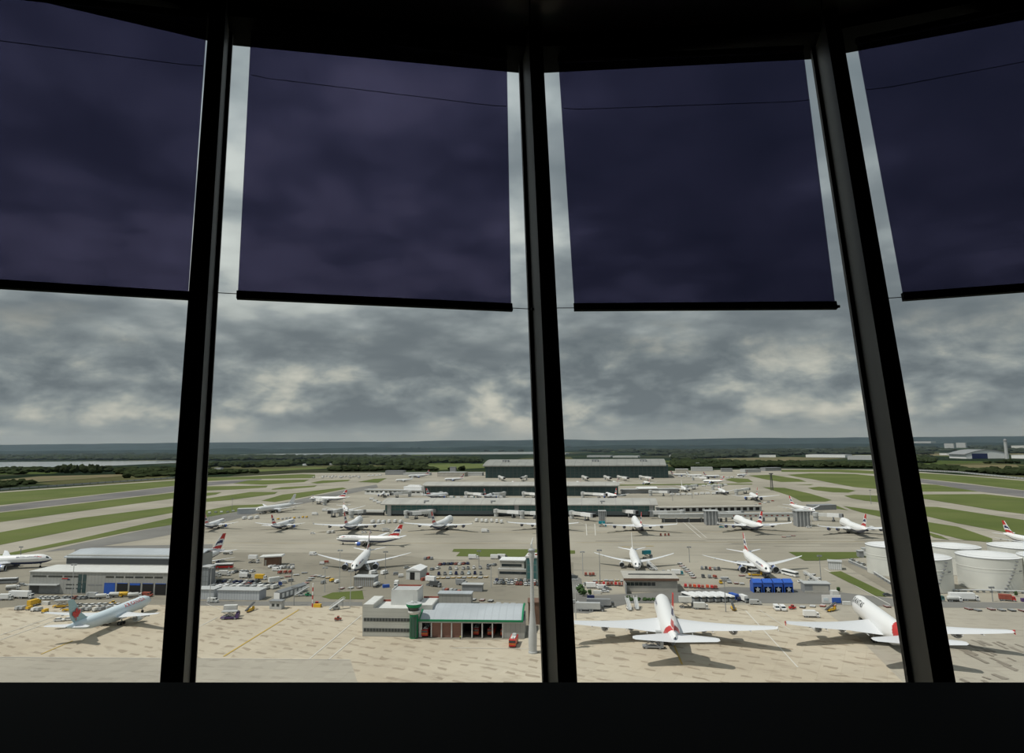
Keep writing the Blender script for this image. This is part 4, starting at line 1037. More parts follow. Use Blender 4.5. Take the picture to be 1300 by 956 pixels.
for k, (x0, x1) in enumerate(((634, 640), (668, 662), (740, 746), (768, 775), (785, 797), (813, 828))):
    bridge(x0, 609, x1, 611.2, ['leftmost boarding bridge of the main terminal', 'boarding bridge of the main terminal left of the middle mullion', 'boarding bridge of the main terminal right of the middle mullion', 'third from right boarding bridge of the main terminal', 'second from right boarding bridge of the main terminal', 'rightmost boarding bridge of the main terminal'][k], 5)
bridge(880, 610, 898, 611, 'boarding bridge standing alone right of the main terminal', 5)

# fire station
r, w = site(531.5, 809.5, 666, 811, 'fire_station', 'fire station with bowed silver roof, green trim and eight vehicle bays')
DP = 18; zf = 7.0
def f(m):
    m.box(.4, w-.4, 11, DP, 0, 6.6, mgrey)
    m.box(0, w, .2, .8, 5.7, 6.7, lgrey)
    for i in range(9): x = 1.0+i*(w-10.0)/8; m.box(x-.22, x+.22, .1, .8, 0, 5.8, offwh)
    m.box(w-9.2, w, .3, 11, 0, 5.8, clad); m.box(0, .8, .3, 11, 0, 6.5, offwh)
    m.box(.4, w-.4, 1, 11, 6.6, 6.75, dgrey); m.box(.3, .7, 1, DP, 0, 6.6, clad)
part(r, 'hall', f)
up = arc(-.5, DP, zf, 9.9, 9.6); 
part(r, 'roof', lambda m: m.prismx(up[::-1]+[(y, z-.35) for y, z in up], .6, w-1.2, bluroof), True)
part(r, 'green_fascia', lambda m: (m.box(-.2, w-.5, -.75, -.45, zf-.55, zf+.25, green), m.prismx([(y, z+.3) for y, z in up][::-1]+[(y, z-.5) for y, z in up], .1, .6, green), m.prismx([(y, z+.3) for y, z in up][::-1]+[(y, z-.5) for y, z in up], w-1.2, w-.5, green)))
for i in range(8):
    x = 1.0+i*(w-10.0)/8; x1 = 1.0+(i+1)*(w-10.0)/8
    if i in (1, 2, 3): part(r, 'door', lambda m: m.box(x+.25, x1-.25, .6, .75, 0, 5.6, brick))
    else: part(r, 'open_bay', lambda m: (m.box(x+.25, x1-.25, 10.6, 10.9, 0, 5.6, black), m.box(x+.1, x+.25, 1, 10.6, 0, 5.7, dgrey), m.box(x+.25, x1-.25, .8, 10.6, 5.7, 5.9, dgrey)))
r2, w2 = site(460, 808, 521, 809, 'office_block', 'cream office block with two dark window bands beside the fire station')
part(r2, 'wall', lambda m: (m.box(0, w2, 0, 16, 0, 10.3, cladl), m.box(0, 4.5, 0, 16, 10.3, 12.6, cladl), m.box(4.5, w2, 0, .4, 10.3, 11.2, cladl), m.box(4.5, w2, 15.6, 16, 10.3, 11.2, redbr)))
part(r2, 'roof', lambda m: (m.box(4.6, w2, .5, 15.6, 10.3, 10.45, offwh), m.box(.3, 4.2, .3, 15.7, 12.6, 12.7, offwh)))
for z in (1.9, 6.0): part(r2, 'window_band', lambda m: (m.box(.4, w2-.4, -.1, .05, z, z+1.3, dglass), [m.box(.4+i*1.3, .55+i*1.3, -.14, .05, z, z+1.3, mgrey) for i in range(15)]))
part(r2, 'rooftop_room', lambda m: (m.box(w2-10.8, w2+.8, 9, 20, 10.4, 16.2, offwh), m.box(w2-10.8, w2+.8, 9, 9.3, 16.2, 16.8, offwh), m.box(w2-10.8, w2-10.5, 9, 20, 16.2, 16.8, offwh), m.box(w2+.5, w2+.8, 9, 20, 16.2, 16.8, offwh), m.box(w2-10.2, w2+.2, 9.6, 19, 16.2, 16.3, lgrey), m.box(w2-10.8, w2+.8, 19.6, 20, 16.2, 16.8, redbr)))
part(r2, 'link_block', lambda m: (m.box(w2+1.2, w2+8, 6, 20, 0, 11.2, cladl), m.box(w2+1.5, w2+7.6, 6.4, 19.4, 11.2, 11.3, offwh), m.box(w2+1.2, w2+8, 19.6, 20, 11.2, 11.9, redbr)))
r3, w3 = site(519, 811, 530, 811, 'watch_tower', 'round green watch tower with flared top between office block and fire bays', 'tower')
part(r3, 'shaft', lambda m: m.lathe([(1.75, 0), (1.75, 9.0), (1.75, 9.4)], green, 20, T=Matrix.Translation((1.8, 1.2, 0))), True)
part(r3, 'glazing_band', lambda m: [m.box(.5+i*.75, .9+i*.75, -.62, -.5, .5, 8.6, dgrey) for i in range(4)])
part(r3, 'watch_room', lambda m: m.lathe([(1.9, 9.4), (2.5, 10.2, offwh), (2.5, 10.9, offwh), (2.3, 11.0, dglass), (2.7, 12.2, dglass), (3.2, 12.7, green), (3.35, 13.6, green), (3.0, 13.7, lgrey), (.2, 13.8, lgrey)], offwh, 20, T=Matrix.Translation((1.8, 1.2, 0))))
part(r3, 'aerial_rack', lambda m: (m.box(.6, 1.4, .4, 1.4, 13.8, 14.5, white), m.box(2, 2.8, 1, 2, 13.8, 14.3, lgrey), m.tube((1.6, 1.2, 13.8), (1.6, 1.2, 17), .07, lgrey)))
for a in [(556, 768.5, 598, 769, 5.2, 6, bluroof, 'flat blue-grey shed roof just behind the fire station hall'), (671, 793, 690, 793, 9, 8, brown, 'brown block behind the big floodlight column')]:
    r, w = site(*a[:4], 'shed', a[7]); part(r, 'wall', lambda m: m.box(0, w, 0, a[5], 0, a[4], a[6] if a[6] is brown else clad)); part(r, 'roof', lambda m: m.box(-.3, w+.3, -.3, a[5]+.3, a[4], a[4]+.4, a[6] if a[6] is not brown else brown))
# floodlight column
r = empty('floodlight_column', G(676.5, 829)); tag(r, 'thick white floodlight column with flared head beside the middle mullion', 'column')
part(r, 'shaft', lambda m: m.lathe([(1.75, 0), (1.75, .6), (1.5, .7), (1.6, 4), (1.65, 5.5), (1.55, 8), (1.2, 12), (.85, 16), (.75, 22), (.62, 30), (.65, 33), (1.1, 35.5), (1.2, 38), (1.0, 38.4), (.3, 38.6)], lgrey, 16), True)
part(r, 'lamp_head', lambda m: (m.box(-.45, .35, -.4, .4, 38.6, 40.2, offwh), m.tube((-.1, 0, 40.2), (.7, 0, 42.6), .32, white, 8, .2)))
part(r, 'platform_ring', lambda m: m.lathe([(1.3, 37.6), (1.5, 37.7), (1.5, 38.0), (1.3, 38.1)], mgrey, 16))
# cargo hangar, left
r, w = site(36, 753.5, 213, 756, 'cargo_building', 'long grey cargo building with stepped roof and open bays, left')
part(r, 'wall', lambda m: (m.box(0, w, 0, 20, 0, 11.3, clad), m.box(5, w+3, 20, 38, 0, 17, clad)))
part(r, 'roof', lambda m: (m.box(-.4, w+.4, -.4, 20, 11.3, 11.7, offwh), m.prismx([(19, 16.2), (32, 18.6), (42, 17.8), (42, 17.2), (32, 17.9), (19, 15.6)][::-1], 4, w+3.5, bluroof)))
part(r, 'clerestory', lambda m: m.box(5.2, w+2.8, 19.9, 20.1, 12.2, 15.2, dgrey))
part(r, 'window_band', lambda m: (windows(m, 1, 29, 3, 8.6, 9.5, dglass, -.06, .12), windows(m, 44, w-3, 6, 8.6, 9.5, dglass, -.06, .15)))
part(r, 'window_row', lambda m: (windows(m, 21, 33, 2, 4.6, 5.1, dglass, -.06, .2), windows(m, 21, 33, 2, 2.6, 3.1, dglass, -.06, .2), windows(m, 34, 43, 2, 4.6, 5.1, mgrey, -.06, .2)))
part(r, 'stair_glazing', lambda m: [m.box(28.5+i*2.6, 30.6+i*2.6, -.08, .1, .6, 10.2, darkglaz) for i in range(2)])
part(r, 'canopy', lambda m: (m.box(0, 18, -.1, .05, 0, 4.6, mgrey), m.box(0, 18, -2.5, 0, 4.6, 5.0, lgrey), m.box(.5, 6, -.2, .0, .4, 4.4, dgrey)))
for k, x in enumerate([w*.545+i*w*.0905 for i in range(5)]):
    part(r, 'loading_bay', lambda m: (m.box(x, x+6.2, -.1, .05, 0, 6.0, blue if k == 0 else black), m.box(x+.2, x+6, -.16, 0, 4.9 if k in (2,) else 5.7, 6.0, blue)))
for nm, x, c_ in (('emblem_board', 19.0, red),): part(r, 'wall_emblem', lambda m: (m.box(x, x+3.6, -.12, 0, 7.7, 8.2, red), m.box(x+3.2, x+4.6, -.12, 0, 7.2, 7.8, navy)))
# sheds around the left service area
def shed(xl, yl, xr, yr, h_, dp, wm, rm, name, label, win=0, over=.4):
    r, w = site(xl, yl, xr, yr, name, label)
    part(r, 'wall', lambda m: m.box(0, w, 0, dp, 0, h_, wm)); part(r, 'roof', lambda m: m.box(-over, w+over, -over, dp+over, h_, h_+.35, rm))
    if win: part(r, 'window_row', lambda m: windows(m, .6, w-.6, win, h_*.35, h_*.7, dglass, -.06, .45))
    return r, w
shed(276, 761.5, 341-12, 762.5, 4.6, 7.5, ribbed('white_panel', (.50, .52, .54), (.38, .40, .44), 1/1.5, 0, .2), lgrey, 'shed', 'long flat white-panelled shed, left service area', 0)
shed(238, 761, 271, 761.5, 4.8, 7.5, MATS['white_panel'], lgrey, 'shed', 'flat white-panelled shed beside the left mullion', 0)
shed(236, 746, 264, 746.5, 11, 7, ribbed('tower_panel', (.30, .32, .33), (.20, .21, .22), 1/1.6, 0, .3, second=(2, 1/3., .12)), lgrey, 'office_block', 'taller grey panelled block right beside the left mullion', 0)
r, w = site(333, 718.5, 356, 718, 'kiosk', 'brown kiosk with a white overhanging roof, left service area')
part(r, 'wall', lambda m: m.box(1, w-1, 0, 7, 0, 5.2, brown)); part(r, 'roof', lambda m: m.prismy([(-2, 5.2), (w+1, 5.6), (w+.5, 6.3), (-2, 5.8)], -1, 8, offwh))
part(r, 'door', lambda m: m.box(1.4, 2.6, -.08, 0, 0, 3.6, concm))
r, w = site(348, 761, 356, 761, 'shed', 'white-ended long grey trailer shed beside the white-panelled shed'); r.rotation_euler.z += -.30
part(r, 'wall', lambda m: (m.box(0, w, 0, 22, 0, 3.4, mgrey), m.box(-.1, w+.1, -.2, 0, 0, 3.2, white))); part(r, 'roof', lambda m: m.prismy([(-.3, 3.3), (w/2, 4.4), (w+.3, 3.3)][::-1], 0, 22.2, mgrey))
part(r, 'side_door', lambda m: [m.box(w, w+.1, 2+i*3.4, 3.8+i*3.4, .4, 2.6, white) for i in range(6)])
shed(342, 773.5, 357, 774, 3.6, 3.2, lgrey, mgrey, 'cabin', 'small grey two-window cabin on the left stand edge', 2)
r, w = site(515.5, 736, 533, 736.5, 'garage', 'white garage with one dark door and red containers at its side')
part(r, 'wall', lambda m: (m.box(0, w, 0, 14, 0, 5.2, offwh), m.box(w-.05, w+.1, 0, 14, 0, 5.2, lgrey))); part(r, 'roof', lambda m: m.prismy([(-.3, 5.1), (w/2, 6.6), (w+.3, 5.1)][::-1], -.3, 14.3, white)); part(r, 'door', lambda m: m.box(w*.28, w*.62, -.1, 0, 0, 4.2, black))
shed(449, 744.5, 475, 745, 4.8, 7, ribbed('wood_panel', (.36, .37, .38), (.24, .2, .15), 1/1.2, 0, .3), lgrey, 'shed', 'grey shed in front of the nearest left-stand airliner', 0)
shed(586.5, 751, 612, 751.5, 3.4, 4, mgrey, lgrey, 'cabin', 'long grey site cabin behind the fire station', 0)
r, w = site(632, 734, 676, 735, 'office_block', 'cream two-storey office block beside the teal glass block')
part(r, 'wall', lambda m: (m.box(0, w*.93, 0, 12, 0, 5.0, concm), m.box(1, w*.75, 2, 12, 5, 9.6, concm))); part(r, 'roof', lambda m: (m.box(.6, w*.78, 1.6, 12.4, 9.6, 10.1, white), m.box(0, w*.93, 0, 2, 5, 5.2, lgrey)))
part(r, 'window_band', lambda m: (m.box(1, w*.85, -.1, 0, 2.4, 3.8, dglass), m.box(2, w*.68, 1.9, 2, 6.3, 7.8, dglass)))
r, w = site(668, 736, 716, 737, 'glass_block', 'teal glass block with white rooftop rail, left of the middle mullion')
part(r, 'glazed_wall', lambda m: m.box(0, w, 0, 12, 0, 12.2, tealglass)); part(r, 'roof', lambda m: (m.box(-.4, w+.4, -.4, 12.4, 12.2, 13.2, offwh)))
part(r, 'roof_rail', lambda m: [m.box(1+i*2, 2.4+i*2, 3, 4, 13.2, 14, redbr) for i in range(9)])
r, w = site(793, 752, 862, 752.5, 'depot_building', 'long flat-roofed depot with red-brown fascia behind the centre airliner')
part(r, 'wall', lambda m: (m.box(.5, w-.5, .6, 15, 0, 5.6, concm), m.box(.3, .8, -5, .6, 0, 5.0, mgrey)))
part(r, 'roof', lambda m: (m.box(-.3, w+.3, -.2, 21, 6.8, 7.2, concm), m.box(3, w-2, 9, 9.8, 7.2, 7.7, dgrey)))
part(r, 'fascia', lambda m: m.box(-.3, w+.3, -.35, -.2, 5.9, 7.0, brown)); part(r, 'window_band', lambda m: windows(m, 1, w-12, 7, 3.2, 5.0, dglass, .52, .1))
r, w = site(1022, 753, 1056, 753.5, 'shed', 'grey low shed with cream skirt right of the blue canopies')
part(r, 'wall', lambda m: (m.box(0, w*.95, 0, 7, 0, 4.4, mgrey), m.box(-.1, w, -.5, 0, 0, 1.0, concm))); part(r, 'roof', lambda m: m.box(-.3, w, -.3, 7.3, 4.4, 4.8, lgrey)); part(r, 'side_bay', lambda m: m.box(w*.3, w*.9, -.06, 0, 1.2, 3.9, concm))
# blue canopies
for k in range(4):
    xl = 956.5+k*13.2; r, w = site(xl, 752.8, xl+11.6, 752.8, 'blue_canopy', ['leftmost of the four blue canopies', 'second from left of the four blue canopies', 'second from right of the four blue canopies', 'rightmost of the four blue canopies'][k], 'canopy', 'blue canopies in a row')
    part(r, 'cover', lambda m: (m.prismx([(0, 0), (6, 0), (6, 4.6), (3, 6.3), (0, 4.9)], .1, .4, blue), m.prismx([(0, 0), (6, 0), (6, 4.6), (3, 6.3), (0, 4.9)], w-.4, w-.1, blue), m.prismx([(-.2, 4.8), (3, 6.3), (6.2, 4.6), (6.2, 4.9), (3, 6.6), (-.2, 5.1)][::-1], 0, w, blue), m.box(.3, w-.3, 5.4, 5.7, 0, 4.8, navy)))
    st = [(math.cos(PI/2+i*PI/5)*(1.5 if i % 2 == 0 else .75), 1.5+math.sin(PI/2+i*PI/5)*(1.5 if i % 2 == 0 else .75)) for i in range(10)]
    part(r, 'pale_star_panel', lambda m: (m.box(.3, w-.3, -.06, .04, 2.9, 4.9, blue), m.prismy([(w/2+x*.9, z+.1) for x, z in st], -.2, -.05, lgrey)))
# billboard
r, w = site(1044, 766.5, 1068, 766.5, 'site_hoarding', 'white and blue hoarding in front of the rightmost big airliner nose', 'hoarding')
part(r, 'panel', lambda m: m.box(0, w, 0, .3, .3, 4.0, white)); part(r, 'blue_panel', lambda m: m.box(w*.52, w, -.1, 0, .3, 2.7, blue)); part(r, 'pale_blue_mark', lambda m: m.box(w*.08, w*.34, -.1, 0, 1.3, 2.6, iceblue))
part(r, 'cabin', lambda m: m.box(w*.62, w*.95, 1, 4, 0, 5.6, offwh))
# fuel tanks
def tank(xl, xr, yb, yr_, label):
    a, b = G(xl, yb-3), G(xr, yb-3); rad = (b-a).length/2; nr = G((xl+xr)/2, yb); d = Vector((nr.x, nr.y, 0)).normalized()
    c = nr+d*rad; rr = ray((xl+xr)/2, yr_); h = EZ+rr[2]*(nr.y/rr[1]); rad *= (c.length/((a+b)/2).length)*.985
    r = empty('fuel_tank', (c.x, c.y, .1)); tag(r, label, 'fuel tank', 'white fuel storage tanks')
    part(r, 'shell', lambda m: m.lathe([(rad, 0), (rad, h*.66), (rad+.12, h*.665), (rad+.12, h*.68), (rad, h*.685), (rad, h)], tankm, 48), True)
    part(r, 'cone_roof', lambda m: m.lathe([(rad+.2, h-.3, mgrey), (rad+.2, h+.0, mgrey), (rad*.6, h+rad*.06, white), (.3, h+rad*.12, white)], white, 48))
    th = math.atan2(-d.y, -d.x)+.35
    part(r, 'stair', lambda m: [m.box(-.5, .5, -.4, .4, z*h/10, (z+.35)*h/10, mgrey, Matrix.Translation((math.cos(th+z*.06)*(rad+.4), math.sin(th+z*.06)*(rad+.4), 0))) for z in range(10)])
    part(r, 'name_plate', lambda m: m.box(-1.2, 1.2, -.1, .1, h*.62-.3, h*.62+.3, mgrey, Matrix.Translation((math.cos(th+.7)*(rad+.05), math.sin(th+.7)*(rad+.05), 0)) @ Matrix.Rotation(th+.7+PI/2, 4, 'Z')))
    part(r, 'roof_rail', lambda m: [m.tube((math.cos(i*PI/24)*(rad+.1), math.sin(i*PI/24)*(rad+.1), h+1), (math.cos((i+1)*PI/24)*(rad+.1), math.sin((i+1)*PI/24)*(rad+.1), h+1), .05, mgrey, 4) for i in range(48)])
for a in [(1104, 1166, 733, 696, 'fuel tank left of the right mullion'), (1136, 1208, 753, 711, 'fuel tank half hidden behind the right mullion'), (1183, 1245, 731, 697, 'fuel tank behind the two nearest ones, right of the mullion'),
          (1222, 1297, 751, 709.5, 'front fuel tank with its whole face in view, right of the mullion'), (1262, 1330, 732, 697, 'rear fuel tank beside the right photo edge'), (1303, 1382, 757, 711, 'front fuel tank cut by the right photo edge')]: tank(*a)
# pipe rack along the tank farm
def pipes(pts, z, n, label, mm_=lgrey):
    P = [G(x, y) for x, y in pts]; c = P[0].copy(); r = empty('pipe_rack', c); tag(r, label, 'pipes')
    for k in range(n):
        m_ = M(); off = Vector((0, k*1.1, 0))
        for u, v in zip(P, P[1:]): m_.tube(u-c+off+Vector((0, 0, z)), v-c+off+Vector((0, 0, z)), .32, mm_, 6)
        m_.build('pipe', r)
    m_ = M()
    for u, v in zip(P, P[1:]):
        for j in range(8):
            q = u.lerp(v, j/8)-c; m_.box(q.x-.2, q.x+.2, q.y-.4, q.y+n*1.1-.6, 0, z-.3, mgrey)
    m_.build('trestle', r)
pipes([(1080, 715), (1105, 726), (1140, 748)], 1.6, 3, 'grey pipe rack running beside the leftmost fuel tank')
pipes([(1188, 752), (1250, 752.5), (1330, 755)], 1.2, 2, 'grey pipes along the foot of the front fuel tanks')
shed(1052, 723, 1069, 724, 4.5, 7, ribbed('white_slats', (.62, .63, .64), (.40, .41, .42), 1/1.2, 0, .35), lgrey, 'pump_house', 'white slatted pump house left of the tank farm')
shed(1097, 706.5, 1104, 706.5, 5, 4, white, lgrey, 'cabin', 'small white cabin against the leftmost fuel tank')
shed(1091, 708, 1097, 708, 4, 4, mgrey, lgrey, 'cabin', 'small grey cabin next to the white cabin by the tank')
shed(1034, 648, 1062, 647, 5.0, 14, mgrey, mgrey, 'plant_yard', 'low grey plant buildings behind the rightmost pier airliner')
shed(301, 653, 333, 652, 5.5, 12, MATS['white_panel'], lgrey, 'warehouse', 'pale low warehouse behind the twin-engined airliners of the left stands')
# far buildings
FB = [(489, 603, 512, 603, 16, 20, mgrey, 'grey block far left of the main terminal'), (555, 605, 590, 605, 15, 30, concm, 'cream block close left of the main terminal'), (571, 602, 578, 602, 28, 10, mgrey, 'taller lift tower above the cream block'),
      (512, 603.5, 545, 603.5, 9, 20, lgrey, 'low pale block between the two far blocks'), (592, 604, 612, 604, 12, 20, lgrey, 'pale block at the main terminal left corner'), (858, 600.5, 874, 600.5, 14, 30, concm, 'cream block right of the main terminal'), (878, 598, 905, 598, 14, 30, lgrey, 'long low pale block right of the main terminal'),
      (880, 592, 888, 592, 16, 12, white, 'small white block beyond the right runway end'), (946, 600, 966, 599.5, 12, 20, lgrey, 'low pale blocks on the far right apron'), (916, 599, 930, 599, 12, 20, mgrey, 'grey block on the far right apron'), (972, 598, 992, 597.5, 12, 22, mgrey, 'dark low block left of the right grass field'),
      (964, 580.5, 985, 580.5, 14, 60, white, 'small white warehouse in the far woods'), (1023, 580.5, 1073, 581, 18, 80, white, 'long white warehouse in the far woods'), (1076, 583.5, 1111, 584, 22, 90, lgrey, 'wide pale warehouse beside the right mullion in the woods'),
      (1199, 569, 1211, 569, 55, 60, lgrey, 'left of two pale far office towers'), (1214, 568.5, 1226, 568.5, 60, 60, lgrey, 'right of two pale far office towers'), (1284, 582, 1330, 583, 20, 60, white, 'white shed right of the distant arched hangar'),
      (1194, 578, 1206, 578, 14, 30, white, 'small white sheds left of the distant arched hangar'), (1207, 580, 1218, 580, 12, 30, lgrey, 'pale shed just left of the distant arched hangar'), (1160, 563.8, 1182, 563.8, 50, 100, lgrey, 'far pale town block right of the right mullion'), (1228, 562.2, 1246, 562.2, 60, 100, offwh, 'far pale block above the arched hangar'), (1284, 570, 1300, 570.3, 35, 100, offwh, 'far white block at the right photo edge'),
      (850, 580, 858, 580, 14, 30, white, 'tiny white building in the woods beyond the main terminal'), (695, 577, 718, 577, 14, 60, offwh, 'pale roof beyond the main terminal by the middle mullion'), (745, 580.5, 775, 580.5, 12, 60, lgrey, 'pale roofs beyond the main terminal, left part'), (778, 581, 810, 581, 12, 60, offwh, 'pale roofs beyond the main terminal, centre part'),
      (64, 575.5, 72, 575.5, 14, 40, offwh, 'tiny pale farm building beyond the left lake'), (18, 580, 26, 580, 10, 30, offwh, 'tiny pale house above the left lake'), (384, 591, 391, 591, 9, 20, white, 'small white house in the left woods'), (415, 590.5, 424, 590.5, 8, 20, offwh, 'small pale house among the left trees'), (272, 596, 280, 596, 7, 15, offwh, 'small pale house beside the left mullion woods'),
      (560, 582, 568, 582, 12, 25, offwh, 'tiny pale house in the centre-left woods'), (532, 581, 537, 581, 12, 25, offwh, 'tiny pale house left in the centre woods')]
for a in FB: shed(a[0], a[1], a[2], a[3], a[4]*.62, a[5], a[6], lgrey if a[6] is not mgrey else mgrey, 'distant_building' if a[3] < 590 else 'airport_building', a[7])
r, w = site(1225, 582.5, 1283, 582, 'arched_hangar', 'distant hangar with a great arched roof and blue doors, far right')
n_ = 20; up = [(w*i/n_, 13+20*math.sin(PI*(.06+.88*i/n_))) for i in range(n_+1)]
part(r, 'wall', lambda m: m.prismy([(w*.03, 0)]+[(min(max(x, w*.03), w*.97), z-1.5) for x, z in up]+[(w*.97, 0)], 0, 100, white))
part(r, 'roof', lambda m: m.prismy([(x, z) for x, z in up]+[(x, z-2.2) for x, z in up[::-1]], -2, 106, mgrey)); part(r, 'door', lambda m: m.box(w*.16, w*.50, -.6, 0, 0, 19, navy))
part(r, 'blank_wall', lambda m: m.box(w*.52, w*.93, -.6, 0, 0, 21, white))
r = empty('distant_tower', G(1278.5, 582.5)); tag(r, 'slim pale tower behind the distant arched hangar', 'tower')
part(r, 'shaft', lambda m: m.lathe([(6, 0), (5, 60), (4, 62)], lgrey, 10)); part(r, 'top', lambda m: m.lathe([(6, 62), (6, 68), (2, 72)], mgrey, 10))
# masts
MA = [(489, 735, 700), (608, 722, 699), (623.5, 746, 716), (731, 786, 735), (762, 745, 698), (875.5, 714, 694), (921.5, 777, 734), (1042.5, 739, 705), (444.5, 771, 724), (430.5, 752, 698), (412, 752, 720), (373, 769, 745), (370, 743, 716), (266, 766, 720), (90.5, 762, 716), (26, 705, 694), (1260.5, 764, 745), (397, 640, 628), (294.5, 650, 633), (854, 636, 621), (879, 633, 618), (740, 730, 700), (1106, 640, 622), (809, 737, 720), (265, 668, 652)]
for k, (x, yb, yt) in enumerate(MA):
    p = G(x, yb); rr = ray(x, yt); h = EZ+rr[2]*p.y/rr[1]
    r = empty('light_mast', p)
    tag(r, ['thin lamp mast in front of the nearest left-stand airliner stairs', 'thin lamp mast crossing the central grass strip', 'thin white lamp mast left of the cream office block', 'lamp mast by the road just right of the middle mullion', 'dark lamp mast left of the white-tailed airliner', 'lamp mast between the two airliners facing the tower', 'dark lamp mast right of the parked coaches', 'lamp mast left of the tank farm grass', 'white lamp mast left of the office block, by the grass patch', 'white lamp mast at the nearest left-stand airliner wing', 'white lamp mast in the left service area', 'short lamp mast behind the small grey cabin', 'lamp mast beside the brown kiosk vehicles', 'white lamp mast beside the left mullion', 'white lamp mast in front of the cargo building', 'lamp mast above the left edge airliner', 'short lamp mast before the front fuel tank', 'dark lamp mast by the side-on airliner of the left stands', 'dark lamp mast on the left taxiway grass', 'lamp mast beyond the low arcade pier, left', 'lamp mast beyond the low arcade pier, right', 'thin white mast just right of the middle mullion', 'lamp mast near the right taxiway islands', 'lamp mast in front of the white-tailed airliner nose', 'lamp mast near the airliner by the left mullion'][k], 'lamp mast', 'apron lamp masts')
    mc = lgrey if k in (2, 3, 8, 9, 10, 13, 14, 21) else mgrey
    part(r, 'pole', lambda m: m.tube((0, 0, 0), (0, 0, h), .22+.12*(p.y > 500), mc, 6, .13)); part(r, 'lamp_bar', lambda m: (m.box(-1.4, 1.4, -.2, .2, h-.3, h+.1, mc), m.box(-1.3, -.5, -.5, .2, h-.7, h-.3, mgrey), m.box(.5, 1.3, -.5, .2, h-.7, h-.3, mgrey)))
p = G(980, 622.5); r = empty('radar_mast', p); tag(r, 'tall dark lattice mast on the right apron before the grass islands', 'mast')
part(r, 'lattice', lambda m: ([m.tube((a, b, 0), (a*.5, b*.5, 25), .35, dgrey, 5) for a in (-1.6, 1.6) for b in (-1.6, 1.6)], [m.tube((-1.6+i*.1, -1.6, i*3), (1.6-i*.1, -1.6, i*3+3), .2, dgrey, 4) for i in range(8)]))
part(r, 'lamp_head', lambda m: m.box(-3, 3, -1, 1, 25, 26.5, dgrey))
# far perimeter fences
for nm, pts, lab in (('l', [(-150, 628), (0, 622.5), (220, 607.5), (258, 605.5)], 'pale perimeter wall along the left runway grass'), ('r', [(1163, 597.5), (1215, 600), (1300, 608.5), (1450, 622)], 'pale perimeter wall along the right runway grass')):
    P = [G(x, y) for x, y in pts]; c = P[0].copy(); r = empty('perimeter_wall', c); tag(r, lab, 'wall')
    def f(m):
        for u, v in zip(P, P[1:]):
            u, v = u-c, v-c; m.add([u, v, v+Vector((0, 1, 0)), u+Vector((0, 1, 0))]+[q+Vector((0, 0, 3.2)) for q in (u, v, v+Vector((0, 1, 0)), u+Vector((0, 1, 0)))], [(3, 2, 1, 0), (4, 5, 6, 7), (0, 1, 5, 4), (1, 2, 6, 5), (2, 3, 7, 6), (3, 0, 4, 7)], lgrey)
    part(r, 'panel_wall', f)
    def f(m):
        for u, v in zip(P, P[1:]):
            for j in range(22): q = u.lerp(v, j/22)-c; m.box(q.x-.4, q.x+.4, q.y-.6, q.y-.1, 0, 4, dgrey)
    o = part(r, 'post_row', f); o['kind'] = 'stuff'
# ------------------------------------------------------------------ vehicles
random.seed(3)
def wheels(L, Wd, r, xs):
    out = []
    for x in xs:
        for s in (1, -1):
            m_ = M(); m_.lathe([(r*.55, -.16, mgrey), (r, -.14, black), (r, .14, black), (r*.55, .16, mgrey)], mgrey, 10, T=Matrix.Translation((x, s*(Wd/2-.1), r)) @ Matrix.Rotation(PI/2, 4, 'X')); out.append(('wheel', m_))
    return out
def v_car(c):
    b = M(); b.prismy([(2.15, .35), (2.2, .8), (1.2, 1.0), (-1.9, 1.02), (-2.2, .9), (-2.15, .35)][::-1], -.88, .88, c)
    g_ = M(); g_.prismy([(1.15, 1.0), (.4, 1.42), (-1.3, 1.44), (-1.95, 1.02)][::-1], -.78, .78, dglass); g_.prismy([(.42, 1.41), (-1.32, 1.43), (-1.30, 1.50), (.38, 1.48)][::-1][::-1], -.72, .72, c)
    return [('body', b), ('cabin_glass', g_)]+wheels(4, 1.8, .33, (1.35, -1.3))
def v_van(c):
    b = M(); b.prismy([(2.7, .4), (2.75, 1.15), (2.2, 1.35), (1.6, 2.2), (-2.6, 2.25), (-2.7, .4)][::-1], -1, 1, c)
    g_ = M(); g_.prismy([(2.2, 1.36), (1.66, 2.12), (1.58, 2.12), (2.1, 1.34)][::-1][::-1], -.92, .92, dglass); g_.box(.7, 1.6, -1.03, 1.03, 1.35, 1.95, dglass)
    return [('body', b), ('windscreen', g_)]+wheels(5, 2, .38, (1.7, -1.7))
def v_truck(c, box=None):
    box = box or white; b = M(); b.prismy([(4.0, .6), (4.0, 1.7), (3.7, 2.6), (2.4, 2.6), (2.4, .6)][::-1], -1.15, 1.15, c); b.box(-4, 2.4, -.5, .5, .6, .9, dgrey)
    g_ = M(); g_.prismy([(4.05, 1.65), (3.78, 2.45), (3.6, 2.45), (3.7, 1.65)], -1.05, 1.05, dglass); g_.box(2.8, 3.5, -1.18, 1.18, 1.6, 2.3, dglass)
    k = M(); k.box(-4, 2.2, -1.25, 1.25, .95, 3.6, box)
    return [('cab', b), ('windscreen', g_), ('cargo_box', k)]+wheels(8, 2.3, .5, (3.1, -1.9, -3.1))
def v_semi(c, box=None):
    box = box or white; p = v_truck(c, box); p[2] = ('trailer', M().box(-10, 2.0, -1.28, 1.28, 1.1, 4.0, box)); return p+wheels(9, 2.4, .5, (-7.5, -8.8))
